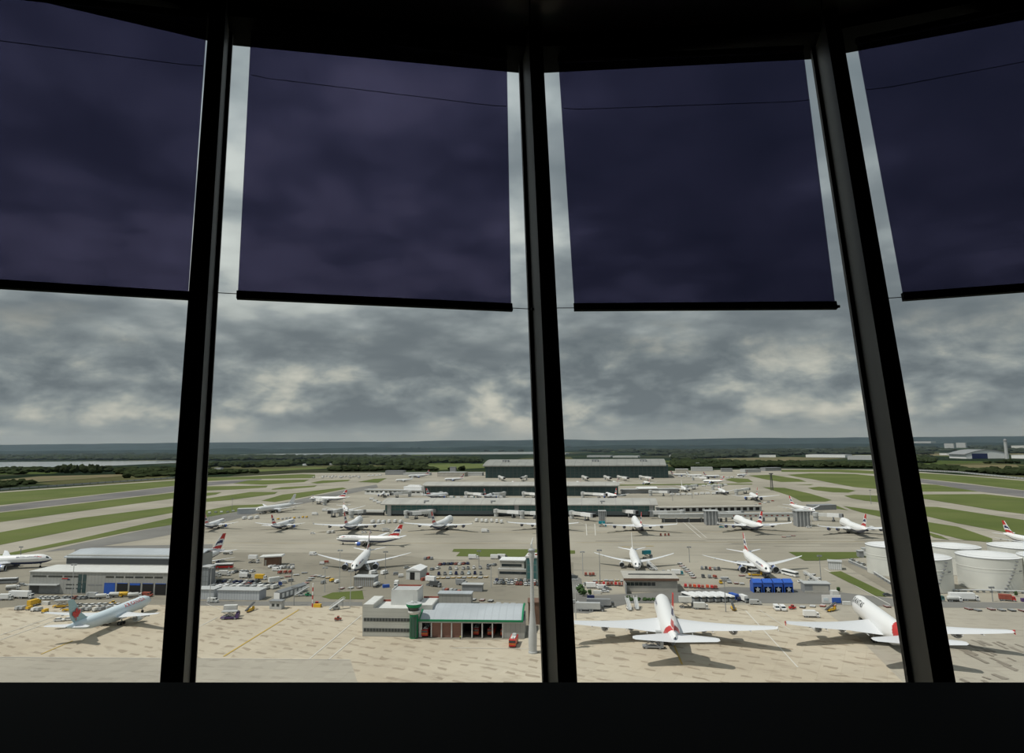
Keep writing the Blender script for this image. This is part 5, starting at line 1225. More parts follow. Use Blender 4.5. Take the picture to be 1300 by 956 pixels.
def v_tanker(c, tk=None):
    tk = tk or offwh; p = v_truck(c); k = M(); k.lathe([(.3, -4.1), (1.0, -4.0), (1.2, -3.8), (1.2, 1.8), (1.0, 2.1), (.3, 2.2)], tk, 14, 'x', Matrix.Translation((0, 0, 2.1))); k.box(-4, 2, -.8, .8, .9, 1.2, dgrey); p[2] = ('tank', k); return p
def v_bus(c, stripe=None):
    b = M(); b.box(-5.8, 5.8, -1.27, 1.27, .4, 1.6, stripe or c); b.box(-5.8, 5.8, -1.27, 1.27, 2.55, 3.05, c, tx=.1, ty=.1); b.box(-5.8, -5.5, -1.25, 1.25, 1.6, 2.6, c)
    g_ = M(); g_.box(-5.5, 5.75, -1.22, 1.22, 1.6, 2.55, dglass)
    rf = M().box(-5.6, 5.6, -1.1, 1.1, 3.05, 3.12, white)
    return [('body', b), ('window_band', g_), ('roof', rf)]+wheels(11, 2.5, .5, (3.6, -3.4))
def v_tug(c):
    b = M(); b.box(-1.6, 1.6, -.8, .8, .4, 1.1, c); b.box(-1.6, -.4, -.75, .75, 1.1, 1.3, c); g_ = M(); g_.box(-.35, .6, -.7, .7, 1.1, 1.9, dglass); g_.box(-.45, .7, -.78, .78, 1.9, 2.0, c)
    return [('body', b), ('cab', g_)]+wheels(3, 1.6, .36, (1.0, -1.0))
def v_cart(c):
    b = M(); b.box(-1.6, 1.6, -.8, .8, .45, .6, mgrey); g_ = M(); g_.box(-1.5, 1.5, -.75, .75, .6, 1.7, c, tx=.1, ty=.05); t = M().tube((1.6, 0, .5), (2.4, 0, .4), .06, dgrey, 5)
    return [('deck', b), ('cover', g_), ('tow_bar', t)]+wheels(3, 1.6, .25, (1.1, -1.1))
def v_dolly(c):
    b = M(); b.box(-1.7, 1.7, -1.2, 1.2, .45, .6, c)
    for i in range(6): b.tube((-1.4+i*.56, -1.1, .66), (-1.4+i*.56, 1.1, .66), .09, lgrey, 5)
    return [('deck', b), ('tow_bar', M().tube((1.7, 0, .5), (2.6, 0, .4), .06, dgrey, 5))]+wheels(3, 2.2, .22, (1.2, -1.2))
def v_stairs(c):
    p = v_tug(c); b = M(); b.prismy([(-3.6, .7), (3.2, 4.4), (4.2, 4.4), (4.2, 4.0), (3.3, 4.0), (-3.4, .3)][::-1], -.8, .8, lgrey)
    for s in (1, -1): b.prismy([(-3.6, 1.5), (3.2, 5.3), (4.2, 5.3), (4.2, 5.1), (3.3, 5.1), (-3.5, 1.3)][::-1], s*.8-.04, s*.8+.04, white)
    l = M(); [l.tube((x, s*.7, .6), (x, s*.7, z), .09, mgrey, 5) for x, z in ((3, 3.9), (.2, 2.5)) for s in (1, -1)]
    return p+[('stairway', b), ('support_frame', l)]
def v_loader(c):
    b = M(); b.box(-4, 4, -1.5, 1.5, .5, 1.0, c); b.box(2.8, 4, -1.4, -.4, 1, 2.6, c)
    s_ = M(); [s_.tube((-3, s*1.3, 1), (2.4, s*1.3, 3.2), .12, mgrey, 5) for s in (1, -1)]; [s_.tube((2.4, s*1.3, 1), (-3, s*1.3, 3.2), .12, mgrey, 5) for s in (1, -1)]
    t = M().box(-3.6, 3.2, -1.5, 1.5, 3.2, 3.6, lgrey)
    return [('chassis', b), ('scissor_lift', s_), ('platform', t)]+wheels(8, 3, .45, (2.6, -2.6))
def v_catering(c, box=None):
    p = v_truck(c, box or white); k = M().box(-4, 2.6, -1.25, 1.25, 3.2, 5.8, box or white); s_ = M(); [s_.tube((-3, s, 1), (1.5, s, 3.2), .12, dgrey, 5) for s in (1, -1)]; [s_.tube((1.5, s, 1), (-3, s, 3.2), .12, dgrey, 5) for s in (1, -1)]
    p[2] = ('raised_box', k); return p+[('scissor_lift', s_)]
def v_fire(c):
    b = M(); b.box(-4.4, 4.2, -1.35, 1.35, .6, 2.9, red); b.box(-4.4, 4.25, -1.37, 1.37, 1.35, 1.5, yellow); g_ = M(); g_.box(3.3, 4.3, -1.25, 1.25, 1.9, 2.7, dglass)
    t = M(); t.box(-4, 2.5, -.9, .9, 2.9, 3.2, offwh); t.tube((1, 0, 3.3), (3.6, 0, 3.9), .14, white, 6); t.box(-3.5, -1, -.7, .7, 3.2, 3.6, lgrey)
    return [('body', b), ('cab_glass', g_), ('roof_monitor', t)]+wheels(8, 2.7, .62, (3.0, -1.6, -3.0))
def v_belt(c):
    b = M(); b.box(-3, 2.4, -.9, .9, .45, 1.05, c); b.box(1.2, 2.2, -.9, -.1, 1.05, 1.9, c); t = M(); t.prismy([(-4.2, .9), (3.8, 3.2), (3.8, 3.5), (-4.2, 1.25)][::-1], -.3, .75, dgrey)
    return [('chassis', b), ('belt', t)]+wheels(5, 1.8, .36, (1.6, -1.8))
def v_cont(c):
    b = M(); b.box(-3, 3, -1.2, 1.2, 0, 2.5, c); d_ = M(); [d_.box(3, 3.06, -1.1+i*.6, -.95+i*.6, .2, 2.3, dgrey) for i in range(4)]
    return [('shell', b), ('door_bar', d_)]
VK = dict(car=(v_car, 'car', 'car'), van=(v_van, 'van', 'van'), truck=(v_truck, 'box_truck', 'truck'), semi=(v_semi, 'articulated_lorry', 'lorry'), tanker=(v_tanker, 'tanker_truck', 'tanker'), bus=(v_bus, 'coach', 'bus'), tug=(v_tug, 'baggage_tug', 'tug'),
          cart=(v_cart, 'baggage_cart', 'cart'), dolly=(v_dolly, 'pallet_dolly', 'cart'), stairs=(v_stairs, 'passenger_stairs', 'stairs truck'), loader=(v_loader, 'cargo_loader', 'loader'), catering=(v_catering, 'catering_truck', 'truck'), fire=(v_fire, 'fire_engine', 'fire engine'), belt=(v_belt, 'belt_loader', 'belt loader'), container=(v_cont, 'freight_container', 'container'))
VC = {}
def veh(kind, x, y, deg, label, col=white, col2=None, group=None, parts=True):
    fn, name, cat = VK[kind]; key = (kind, col.name, col2.name if col2 else '', parts)
    if key not in VC:
        pl = fn(col, col2) if col2 else fn(col)
        if parts:
            r = empty(name)
            for nm, m_ in pl: m_.build(nm, r, nm in ('wheel', 'tank'))
        else:
            q = M(); [q.merge(m_) for nm, m_ in pl]; r = q.build(name)
        VC[key] = r
    else: r = copy_tree(VC[key]) if parts else copy_tree(VC[key], None, 0)
    q_ = {'truck': .85, 'tanker': .82, 'catering': .9, 'container': .62, 'semi': .95, 'tug': .95}.get(kind, 1); r.scale = (q_, q_, q_)
    r.location = G(x, y)+Vector((0, 0, .085)); r.rotation_euler = (0, 0, math.radians(deg)-.13)
    for k_ in ('group',):
        if k_ in r: del r[k_]
    tag(r, label, cat, group); return r
# single vehicles
for a in [
 ('fire', 652, 819, -90, 'red fire engine standing outside the bays of the fire station', red), ('fire', 542, 806.0, -90, 'red fire engine inside the leftmost fire station bay', red), ('fire', 606, 804.3, -90, 'dark-shaded fire engine in the bay right of the closed red doors', red),
 ('fire', 625, 804.6, -90, 'fire engine in the third bay from the right of the fire station', red), ('fire', 641.5, 805.4, -90, 'fire engine in the second bay from the right of the fire station', red),
 ('semi', 33, 760, 0, 'white lorry parked in front of the cargo building left end', white), ('bus', 8, 741, 18, 'dark coach with white roof at the left photo edge', mgrey), ('tanker', 16, 749, 25, 'white tanker parked beyond the white lorry', white),
 ('truck', 7, 762, 8, 'white box truck at the left photo edge', offwh), ('container', 46, 765.5, 90, 'blue-grey drum container near the white lorry', teal),
 ('loader', 79, 771, 20, 'yellow cargo loader left of the pale blue airliner tail', yellow), ('belt', 88, 776, 15, 'belt loader behind the pale blue airliner tail', yellow), ('car', 75, 789, 15, 'white car just left of the pale blue airliner tail', white), ('car', 88, 788, 15, 'white car just behind the pale blue airliner tail', white),
 ('truck', 118, 760, 0, 'blue truck with grey box before the cargo building', blue, lgrey), ('tanker', 130, 760.5, 20, 'white cab tanker before the blue loading bay', white), ('tanker', 147, 758.5, 10, 'orange-cabbed fuel bowser before the loading bays', yellow, offwh), ('tanker', 158, 758, 10, 'yellow-ended bowser right of the orange one', offwh, yellow), ('tanker', 171, 759, 25, 'white tanker before the fourth loading bay', white), ('van', 187, 757.5, 0, 'dark red van before the rightmost loading bay', redbr), ('tug', 143, 768, 0, 'orange tug near the pale blue airliner wing', yellow),
 ('container', 58, 768, 0, 'pale container stack left of the cargo loader', offwh), ('truck', 43, 769, 90, 'small yellow truck beside the drum container', yellow, yellow),
 ('bus', 284, 721.5, 14, 'coach with red stripe behind the sheds, left service area', white, red), ('tug', 277, 715, 20, 'dark blue aircraft tug just right of the left mullion', navy), ('tanker', 289, 704, 0, 'white and orange tanker under the hidden airliner wing', white), ('truck', 273, 733, 0, 'red and grey truck beside the grey panelled block', offwh, lgrey), ('truck', 285, 731, 0, 'white truck with red panels, left service area', white, offwh),
 ('van', 270, 765, 0, 'white van in front of the white-panelled sheds', offwh), ('loader', 292, 786, 12, 'purple cargo loader with white cab on the left stand', purple), ('catering', 294, 783, 14, 'white lift truck beside the purple cargo loader', purple, offwh), ('belt', 318, 776, 90, 'yellow belt loader standing up on the left stand', yellow), ('tug', 429, 788, 15, 'red and grey tug alone on the sandy left stand', redbr),
 ('catering', 322, 715, 0, 'white catering truck left of the brown kiosk', white), ('van', 351, 725, 0, 'white van right of the brown kiosk', white), ('truck', 311, 734, 0, 'white truck with dark cab in the left service area', dgrey), ('truck', 331, 736, 0, 'truck with yellow deck in the left service area', white, yellow), ('catering', 349, 745, 45, 'white catering truck with blue cab near the sheds', blue, offwh),
 ('stairs', 382, 757, 30, 'passenger stairs with white cab beside the grey trailer shed', white), ('tug', 391, 757, 10, 'green tug beside the passenger stairs', green), ('stairs', 427, 774, 40, 'grey passenger stairs at the edge of the left stand', lgrey), ('tug', 402, 769, 90, 'red tug below the red and white pole', red), ('container', 403, 771, 0, 'yellow container at the stand edge', yellow),
 ('stairs', 466, 724, 130, 'passenger stairs at the side of the nearest left-stand airliner', white), ('van', 474, 729, 60, 'white van with dark windscreen behind the nearest left-stand airliner', white), ('van', 488, 729, 70, 'white van by the thin lamp mast', white), ('tanker', 478, 745, 90, 'white upright-tank truck by the grey shed', white), ('container', 490, 746, 30, 'blue container by the grey shed', blue), ('truck', 503, 745, -80, 'yellow and white truck facing the tower near the fire station', white, offwh), ('car', 517, 722, 30, 'silver car beyond the white garage', lgrey),
 ('container', 541, 731, 60, 'red container beside the white garage', red), ('container', 538, 737, 60, 'second red container beside the white garage, nearer', redbr), ('catering', 548, 744, -20, 'white truck with yellow front near the garage', yellow, white), ('truck', 553, 745, -20, 'dark flatbed behind the yellow-fronted truck', mgrey, dgrey), ('truck', 586, 743, -20, 'grey truck above the long grey site cabin', lgrey, mgrey), ('car', 591, 744, -20, 'dark car beside the grey truck above the site cabin', dgrey),
 ('truck', 601, 710, 0, 'white truck on the central grass strip edge', white), ('truck', 629, 710, 0, 'white lorry with dark cab by the grass strip', dgrey), ('truck', 638, 709.5, 0, 'second white lorry by the grass strip, right', dgrey), ('van', 652, 733, -90, 'white van in front of the cream office block', white),
 ('semi', 757, 776, 0, 'grey fuel lorry left of the centre airliner wing', dgrey, lgrey), ('semi', 770, 771, 0, 'dark lorry behind the grey fuel lorry', dgrey, mgrey), ('car', 729.5, 766, 0, 'silver car on the road beside the middle mullion', lgrey), ('truck', 752, 747, 0, 'white truck behind the green bush', white, white), ('container', 750, 760, 0, 'blue and red container by the green bush', navy), ('car', 768, 752, 10, 'white car left of the depot', white), ('van', 765, 748, 10, 'white van left of the depot', white), ('car', 771, 749, 10, 'grey car left of the depot', mgrey), ('container', 758, 754, 0, 'white-roofed container near the bush', offwh),
 ('stairs', 798, 774, 100, 'white passenger stairs left of the centre airliner nose', white), ('stairs', 808, 773, 95, 'grey passenger stairs nearest the centre airliner nose', lgrey), ('catering', 872, 772, 0, 'raised white catering truck right of the centre airliner nose', dgrey, offwh), ('truck', 890, 773.5, 0, 'small white truck right of the raised catering truck', offwh, offwh),
 ('truck', 860, 730, 0, 'teal and white truck right of the white-tailed airliner', teal, white), ('stairs', 828, 724, 140, 'passenger stairs against the white-tailed airliner', lgrey), ('catering', 822, 709, 30, 'teal-topped catering truck behind the white-tailed airliner wing', mgrey, teal), ('tug', 812, 735, -90, 'yellow pushback tug at the white-tailed airliner nose', yellow), ('tug', 915, 741, -90, 'yellow and white tug above the parked coaches', yellow), ('van', 921, 738, 0, 'silver van right of the yellow and white tug', lgrey),
 ('stairs', 985, 727, 140, 'passenger stairs at the airliner beside the blue canopies', lgrey), ('bus', 1003, 731, -62, 'white coach right of the airliner beside the blue canopies', white), ('loader', 959, 731, 0, 'yellow cargo loader under the airliner beside the blue canopies', yellow), ('catering', 944, 724, 0, 'grey lift truck under the left wing beside the blue canopies', mgrey, lgrey), ('loader', 972, 733, -90, 'dark loader at the nose of the airliner beside the blue canopies', dgrey), ('container', 956, 740, 0, 'yellow container behind the blue canopies', yellow),
 ('van', 959, 767.5, 0, 'silver van on the road below the blue canopies', lgrey), ('van', 986, 774.5, -90, 'left of two white vans with orange beacons', white), ('van', 994, 775, -90, 'right of two white vans with orange beacons', white), ('tug', 1006, 773.5, 20, 'red tug right of the two white vans', red), ('belt', 931, 774, 90, 'brown-yellow belt loader between the two big airliners', yellow), ('stairs', 1030, 738, 140, 'grey passenger stairs parked above the grey low shed', lgrey), ('stairs', 1036, 742, 140, 'second grey passenger stairs above the grey low shed', mgrey), ('car', 1018, 740, 0, 'white car by the grey low shed', white), ('truck', 945, 764, -70, 'white truck at the right end of the parked coaches', mgrey, white),
 ('truck', 933, 762, -62, 'blue truck next to the parked coaches', navy, blue), ('belt', 1056, 776, 40, 'yellow belt loader at the wing of the rightmost big airliner', yellow), ('truck', 1030, 784, 0, 'white truck hidden behind the left wing of the rightmost big airliner', white), ('car', 1027, 780, 0, 'white car above the left wing of the rightmost big airliner', white), ('container', 1075, 768, 0, 'white container beside the hoarding', offwh),
 ('tanker', 1212, 764, 0, 'white and red road tanker right of the right mullion', white), ('semi', 1232, 763, 0, 'white articulated lorry below the front fuel tank', white), ('semi', 1188, 763, 0, 'dark green lorry half behind the right mullion', tealglass, tealglass), ('truck', 1279, 763, -15, 'red truck near the right photo edge', red, redbr), ('container', 1302, 764, 0, 'purple container at the right photo edge', purple), ('car', 1127, 757, 0, 'dark car left of the right mullion by the grass', dgrey),
 ('loader', 829, 823, 0, 'grey cargo lift under the left tailplane of the centre airliner', mgrey), ('catering', 845, 819, 0, 'pale service truck right of the cargo lift under the tailplane', lgrey, lgrey),
 ('van', 399, 653, 0, 'white van on the apron right of the left stands', white), ('car', 397, 678, 0, 'white car alone on the taxiway, left of the taxiing airliner', white), ('van', 397.5, 705, 0, 'white van left of the nearest left-stand airliner wing', white), ('truck', 400, 654, 0, 'white truck beside the dark lamp mast, left stands', white), ('truck', 490, 675, 0, 'white truck behind the red-tailed taxiing airliner', white), ('truck', 616, 676, 0, 'grey high-loader left of the middle mullion on the apron', lgrey), ('stairs', 870, 662, 30, 'passenger stairs between the two right stands', white), ('car', 916, 670, 0, 'teal and white car at the right stair tower', teal), ('car', 1027, 670, 0, 'white car at the foot of the grey stair tower', white), ('catering', 765, 669, 0, 'teal truck at the jet bridge right of the middle mullion', teal, teal)]: veh(*a)
# rows and clusters: one label and one group per cluster
def row(kind, x0, y0, x1, y1, n, deg, label, cols, jx=.6, jy=.4, parts=False, djit=6):
    EX = dict(car=(4.4, 1.8), van=(5.5, 2.1), truck=(6.9, 2.2), tug=(3.2, 1.6), cart=(4.1, 1.6), dolly=(4.4, 2.4)); e_ = EX.get(kind, (6, 2.5))
    a_ = math.radians(deg); ext = abs(math.cos(a_))*e_[0]+abs(math.sin(a_))*e_[1]; dx_ = (G(x1, y1)-G(x0, y0))
    if dx_.length/n < ext*1.22:
        if ext > e_[1]*1.5 and abs(dx_.y) < abs(dx_.x): deg = 90-deg*.3; a_ = math.radians(deg); ext = abs(math.cos(a_))*e_[0]+abs(math.sin(a_))*e_[1]
        n = max(2, min(n, int(dx_.length/(ext*1.22))))
    jx = min(jx, .25*abs(x1-x0)/n)
    for i in range(n):
        t = (i+.5)/n; veh(kind, x0+(x1-x0)*t+random.uniform(-jx, jx), y0+(y1-y0)*t+random.uniform(-jy, jy), deg+random.uniform(-djit, djit), label, cols[i % len(cols)] if len(cols) < 4 else random.choice(cols), None, label+', as a row', parts)
mix = [white, offwh, lgrey, mgrey, white, dgrey, navy, redbr]
for k in range(6): veh('bus', 876+k*9.1, 762, -62, ['leftmost of six white coaches parked side by side', 'second from left of six parked white coaches', 'third from left of six parked white coaches', 'third from right of six parked white coaches', 'second from right of six parked white coaches', 'rightmost of six white coaches parked side by side'][k], white, mgrey, 'white coaches parked side by side')
row('van', 266, 747.5, 353, 747.5, 17, 80, 'parked vans and cars in the front line behind the white sheds', [white, offwh, lgrey, white, mgrey], parts=True)
row('car', 268, 743.5, 350, 743, 17, 80, 'parked cars in the second line behind the white sheds', mix, parts=False)
row('car', 262, 739.5, 330, 739.5, 12, 80, 'parked cars in the far line behind the white sheds', mix)
row('car', 50, 760.5, 74, 760.5, 4, 5, 'white cars parked in front of the cargo building left half', [white, white, offwh], parts=True, jy=.3)
row('car', 80, 760.5, 113, 760, 5, 5, 'cars parked in front of the stair glazing of the cargo building', [lgrey, mgrey, redbr], parts=True, jy=.3)
row('car', 98, 770, 155, 769.5, 8, 25, 'silver cars parked behind the pale blue airliner', [lgrey, offwh, white, mgrey], parts=True)
row('car', 15, 747, 32, 743, 4, 20, 'cars parked beyond the tanker at the left photo edge', [white, lgrey, mgrey])
row('cart', 341, 721, 373, 722, 7, 20, 'baggage vehicles right of the brown kiosk', [white, lgrey, mgrey])
row('dolly', 350, 736, 392, 727, 13, 30, 'pallet dollies scattered right of the left service area', [mgrey, redbr, lgrey])
row('cart', 352, 729, 372, 728, 5, 20, 'red-brown baggage carts right of the brown kiosk', [redbr])
row('dolly', 398, 731, 418, 735, 6, 10, 'dollies left of the grey shed', [yellow, mgrey, lgrey])
row('dolly', 428, 748, 462, 747, 12, 80, 'brown and white dollies beside the grass patch and shed', [redbr, offwh, brown])
row('cart', 405, 717, 418, 715, 4, 10, 'small vehicles at the left wing of the nearest left-stand airliner', [white, redbr, mgrey])
row('car', 557, 717.5, 596, 716.5, 9, 10, 'cars in the line below the central grass strip', mix)
row('cart', 538, 711, 550, 710, 4, 10, 'baggage carts left of the central grass strip', [mgrey, redbr])
row('car', 545, 724, 560, 722, 4, 40, 'cars just beyond the white garage', [mgrey, white, dgrey])
row('tug', 553, 730, 614, 729.5, 8, 90, 'blue and grey tugs in the parking line by the yellow marks', [navy, mgrey, iceblue])
row('dolly', 552, 734.5, 620, 733.5, 13, 0, 'yellow dollies in the nearer parking line', [yellow, yellow, mgrey])
row('car', 626, 741, 692, 743.5, 14, 88, 'cars and vans packed in front of the cream office block', [white, lgrey, white, offwh, dgrey, mgrey, redbr], parts=True)
row('car', 628, 737.5, 688, 739.5, 10, 86, 'cars in the rear line before the cream office block', mix)
row('car', 617, 719, 632, 718, 3, 60, 'dark cars left of the cream office block', [dgrey, mgrey])
row('dolly', 596, 762, 628, 764, 7, 30, 'dark racks and dollies on the ground behind the fire station', [mgrey, redbr, dgrey])
row('dolly', 628, 767, 664, 769, 8, 10, 'grey pipe racks close behind the fire station roof', [lgrey, mgrey])
row('cart', 742, 731, 756, 731, 3, 0, 'brown baggage carts right of the middle mullion', [redbr], parts=True)
row('cart', 745, 743.5, 794, 743.5, 12, 5, 'red carts in a line left of the depot', [redbr, red, redbr])
row('dolly', 752, 738, 793, 738, 8, 0, 'grey dollies under the white-tailed airliner wing', [mgrey, yellow, lgrey])
row('cart', 840, 728, 852, 728, 3, 0, 'grey tugs right of the white-tailed airliner stairs', [mgrey, offwh])
row('dolly', 862, 715, 882, 735, 8, 60, 'dollies in a slanting line between the two facing airliners', [mgrey, redbr, lgrey])
row('cart', 888, 723, 916, 724, 8, 10, 'dark carts left of the wing beside the blue canopies', [mgrey, dgrey, redbr])
row('cart', 889, 733, 912, 734, 6, -30, 'baggage cart train above the parked coaches', [dgrey, mgrey, redbr])
row('cart', 868, 746, 912, 748, 10, 5, 'red carts between the depot and the parked coaches', [red, redbr, ored])
row('dolly', 922, 740, 946, 742, 6, 5, 'dollies behind the parked coaches to the right', [mgrey, redbr, offwh])
row('dolly', 938, 731, 955, 735, 5, 10, 'dollies under the left wing beside the blue canopies', [redbr, mgrey])
row('dolly', 1064, 769, 1000, 773, 9, 70, 'small orange and white barriers and carts near the hoarding', [ored, white, mgrey, redbr])
row('dolly', 1224, 773.5, 1246, 776, 7, -30, 'stacked dollies in the small pack below the white lorry', [redbr, mgrey, dgrey], parts=True)
row('dolly', 1252, 774, 1305, 777, 15, -30, 'stacked dollies in the long pack at the right edge', [redbr, mgrey, dgrey], parts=True)
row('dolly', 1120, 771, 1148, 771, 8, -30, 'stacked dollies in the pack behind the rightmost big airliner', [redbr, mgrey])
row('cart', 350, 660, 392, 657, 8, 5, 'ground vehicles between the left-stand airliners', [white, mgrey, lgrey, yellow])
row('truck', 306, 660, 330, 658, 3, 0, 'trucks behind the left-stand airliners near the pale warehouse', [white, lgrey])
row('van', 415, 677, 425, 677, 2, 0, 'pale vehicles below the airliner at the left end of the nearest terminal', [offwh])
row('tug', 457, 677, 472, 677, 3, 0, 'white round tugs between the terminal-end airliner and the taxiing airliner', [white])
row('truck', 602, 662, 640, 664, 6, 0, 'service trucks in front of the nearest terminal, centre', [mgrey, dgrey, white])
row('truck', 470, 664, 512, 664, 6, 0, 'service trucks in front of the nearest terminal, left', [lgrey, dgrey, teal])
row('tug', 836, 680, 852, 680.5, 3, 0, 'red tugs under the airliner right of the middle mullion', [redbr])
row('dolly', 992, 683, 1010, 680, 3, 0, 'small red tugs right of the two-tone pier airliner', [redbr, mgrey])
row('truck', 1072, 672, 1112, 673, 4, 0, 'service trucks under the airliner beside the right mullion', [teal, dgrey, lgrey])
row('truck', 930, 668, 945, 669, 2, 0, 'yellow and dark trucks under the airliner right of the stair tower', [yellow, dgrey])
row('truck', 545, 617, 660, 617.5, 14, 0, 'distant service trucks between the middle and main terminals', [white, lgrey, ored])
row('truck', 850, 629, 925, 627, 10, 0, 'distant service trucks right of the middle terminal', [white, mgrey, lgrey])
row('truck', 560, 632.5, 640, 632.5, 9, 0, 'distant service trucks before the middle terminal', [mgrey, teal, white])
row('truck', 860, 606, 945, 607, 14, 0, 'distant trucks and loaders on the apron right of the main terminal', [white, mgrey, lgrey])
row('truck', 408, 605.5, 458, 605.5, 12, 75, 'blue and white vehicles in the distant row on the far left apron', [navy, white, navy])
row('truck', 466, 605, 486, 604, 4, 0, 'distant vehicles on the far left apron', [white, lgrey])
row('truck', 410, 649, 440, 652, 5, 0, 'service vehicles left of the nearest terminal', [white, redbr, lgrey])
row('car', 1015, 653, 1060, 656, 7, 0, 'dark vehicles around the grey plant buildings', [mgrey, dgrey])
row('dolly', 380, 748, 400, 731, 8, 40, 'carts beside the thin white lamp mast of the left service area', [mgrey, lgrey, redbr], 3, 1)
row('cart', 356, 742, 372, 737, 6, 35, 'carts right of the blue-cabbed catering truck', [offwh, mgrey, lgrey], 2, 1)
row('car', 292, 729, 322, 726, 6, 15, 'cars scattered below the coach with the red stripe', mix, 1.5, 1.5)
row('cart', 408, 742, 432, 738, 6, 60, 'carts on the service road left of the grey shed', [mgrey, yellow, white], 2, 1.5)
row('cart', 500, 729, 512, 733, 4, 20, 'small vehicles left of the white garage', [mgrey, white], 1, 1)
row('tug', 568, 723.5, 622, 722.5, 7, 5, 'tugs in the thin line above the parked tugs', [mgrey, white, lgrey], 1.5, .5)
row('cart', 560, 750, 584, 754, 5, 20, 'carts left of the long grey site cabin', [mgrey, redbr, lgrey], 2, 1)
row('car', 735, 748, 748, 742, 4, 30, 'pale cars around the tallest green bush', [white, lgrey], 1, 1)
row('cart', 812, 741, 850, 736, 7, 15, 'carts beyond the depot roof', [redbr, mgrey, white], 2, .8)
row('dolly', 1020, 728, 1045, 735, 7, 50, 'grey carts and steps left of the slatted pump house', [lgrey, mgrey], 2, 1.5)
row('car', 1078, 712, 1100, 718, 5, 40, 'small pale plant items beside the pipe rack', [lgrey, offwh], 1.5, .8)
row('cart', 262, 652, 300, 650, 5, 0, 'carts and trucks behind the airliner right of the left mullion', [white, mgrey])
row('truck', 470, 634, 484, 640, 3, 0, 'service trucks at the left end of the middle and nearest terminals', [white, mgrey])
row('cart', 936, 648.5, 984, 636, 9, 0, 'ground vehicles right of the low arcade pier', [white, mgrey, redbr])
row('truck', 890, 618, 925, 616, 5, 0, 'distant service trucks beside the airliner facing the tower', [white, lgrey])
row('cart', 20, 773, 60, 778, 6, 10, 'small yellow and grey ground items at the left stand edge', [mgrey, lgrey, yellow, white], 3, 1)
row('cart', 100, 776, 150, 774, 6, 20, 'carts behind the pale blue airliner wing', [mgrey, lgrey, offwh], 2, 1)
# brown patch of open ground with bushes
for k, (x, y, r_, h) in enumerate([(737, 755, 2.2, 5.6), (741, 757, 1.8, 4.4), (749, 756, 1.4, 3.2), (1065, 751, 1.1, 2.4), (798, 760, 1.0, 1.6), (1290, 757, .9, 2.8)]):
    p = G(x, y); r = empty('bush', p); tag(r, ['tallest green bush beside the road right of the middle mullion', 'green bush nestled against the tallest bush', 'small green bush by the blue and red container', 'small bush right of the grey low shed', 'low green hedge clump before the depot', 'small green sapling before the front fuel tanks'][k], 'bush')
    f_ = M()
    for j in range(26):
        a, q = random.uniform(0, 6.28), random.uniform(0, r_*.7); zz = random.uniform(.25, .85)
        m2 = M(); s_ = r_*.42*(1.2-abs(zz-.5)); vs = [(q*math.cos(a)+v.x*s_*random.uniform(.7, 1.2), q*math.sin(a)+v.y*s_*random.uniform(.7, 1.2), h*zz+v.z*s_) for v in ico_v]; f_.add(vs, ico_f, leafm)
    f_.build('foliage', r); M().tube((0, 0, 0), (0, 0, h*.7), .12, barkm, 6).build('stem', r)
p = G(797, 762); hg = M()
for j in range(60): 
    q = G(random.uniform(797, 832), random.uniform(761, 763)); blob(hg, q.x, q.y, .7, 1.2, leafm)
tag(hg.build('hedge'), 'low green hedge in front of the depot', 'hedge')
# red and white pole, yellow person
r = empty('warning_pole', G(396.5, 771)); tag(r, 'red and white striped pole at the edge of the left stand', 'pole')
for z in range(6): M().tube((0, 0, z*1.9), (0, 0, z*1.9+1.9), .28, red if z % 2 == 0 else white, 8).build('pole_segment', r)
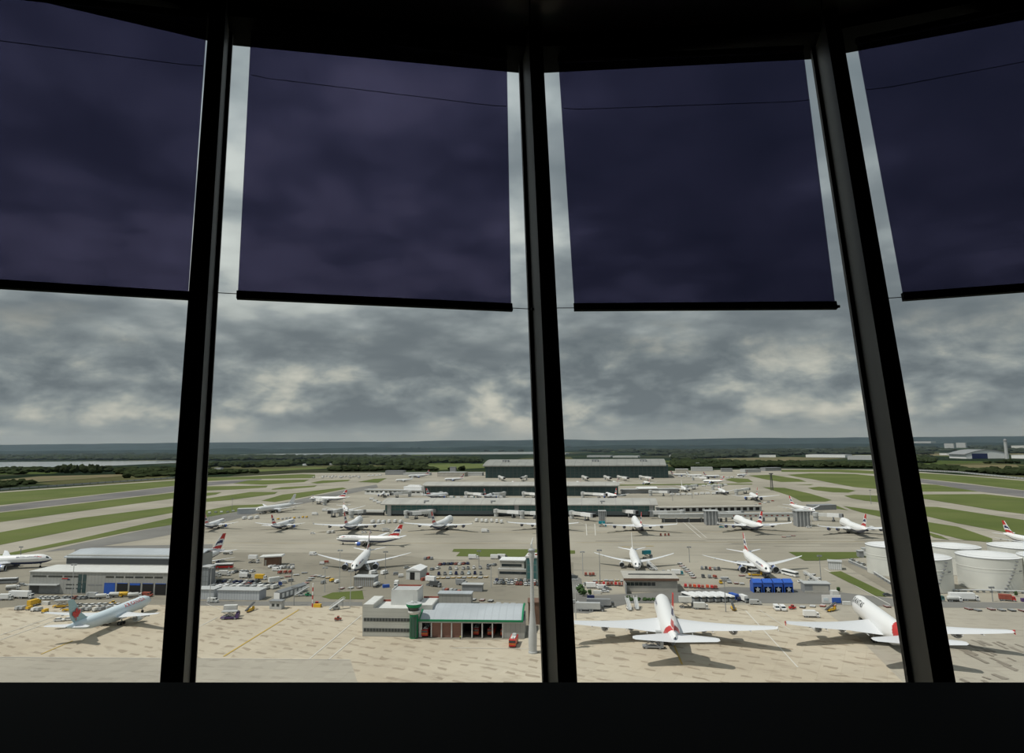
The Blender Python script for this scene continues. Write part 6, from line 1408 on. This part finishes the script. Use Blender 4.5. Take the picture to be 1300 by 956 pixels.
# person in hi-vis by the red doors of the fire station
def person(x, y, face, label):
    hv = mat('hi_vis_jacket', (.55, .72, .05), .7); tr_ = mat('dark_trousers', (.03, .035, .06), .8); skn = mat('skin', (.55, .34, .25), .6); hr = mat('dark_hair', (.04, .025, .015), .8)
    r = empty('person', G(x, y)+Vector((0, 0, .05)), face); tag(r, label, 'person')
    P = [(0, 0, .95), (0, 0, 1.2), (0, 0, 1.42), (0, 0, 1.52), (0, .01, 1.66), (0, .19, 1.40), (.03, .25, 1.12), (.12, .24, .88), (0, -.19, 1.40), (-.02, -.25, 1.12), (.06, -.25, .87), (0, .10, .88), (.03, .12, .50), (0, .12, .09), (.12, .13, .05), (0, -.10, .88), (-.03, -.12, .50), (-.08, -.12, .09), (.04, -.13, .05)]
    Ed = [(0, 1), (1, 2), (2, 3), (3, 4), (2, 5), (5, 6), (6, 7), (2, 8), (8, 9), (9, 10), (0, 11), (11, 12), (12, 13), (13, 14), (0, 15), (15, 16), (16, 17), (17, 18)]
    Rd = [.15, .14, .15, .055, .095, .06, .045, .035, .06, .045, .035, .085, .06, .045, .04, .085, .06, .045, .04]
    o = skin_mesh('body', P, Ed, Rd, skn, r)
    skin_mesh('jacket', [P[0], P[1], P[2], P[5], P[6], P[8], P[9]], [(0, 1), (1, 2), (2, 3), (3, 4), (2, 5), (5, 6)], [.175, .165, .17, .08, .062, .08, .062], hv, r)
    skin_mesh('trousers', [(0, 0, .93), P[11], P[12], (0, .12, .14), P[15], P[16], (-.07, -.12, .14)], [(0, 1), (1, 2), (2, 3), (0, 4), (4, 5), (5, 6)], [.16, .10, .075, .06, .10, .075, .06], tr_, r)
    h = M(); h.add([(v.x*.11-.015, v.y*.10+.01, 1.70+v.z*.10) for v in ico_v], ico_f, hr); h.build('hair', r)
def skin_mesh(nm, pts, edges, rad, m_, parent):
    me = bpy.data.meshes.new(nm); bm = bmesh.new(); ly = bm.verts.layers.skin.verify(); vs = [bm.verts.new(p) for p in pts]
    for a, b in edges: bm.edges.new((vs[a], vs[b]))
    for i, (v, q) in enumerate(zip(vs, rad)): v[ly].radius = (q, q); v[ly].use_root = (i == 0)
    bm.to_mesh(me); bm.free(); me.materials.append(m_); o = bpy.data.objects.new(nm, me); COL.objects.link(o); o.parent = parent
    o.modifiers.new('skin', 'SKIN'); s_ = o.modifiers.new('smooth', 'SUBSURF'); s_.levels = 1; s_.render_levels = 2
    return o
person(584.5, 812.5, -1.3, 'person in a bright yellow-green jacket standing before the red doors of the fire station')
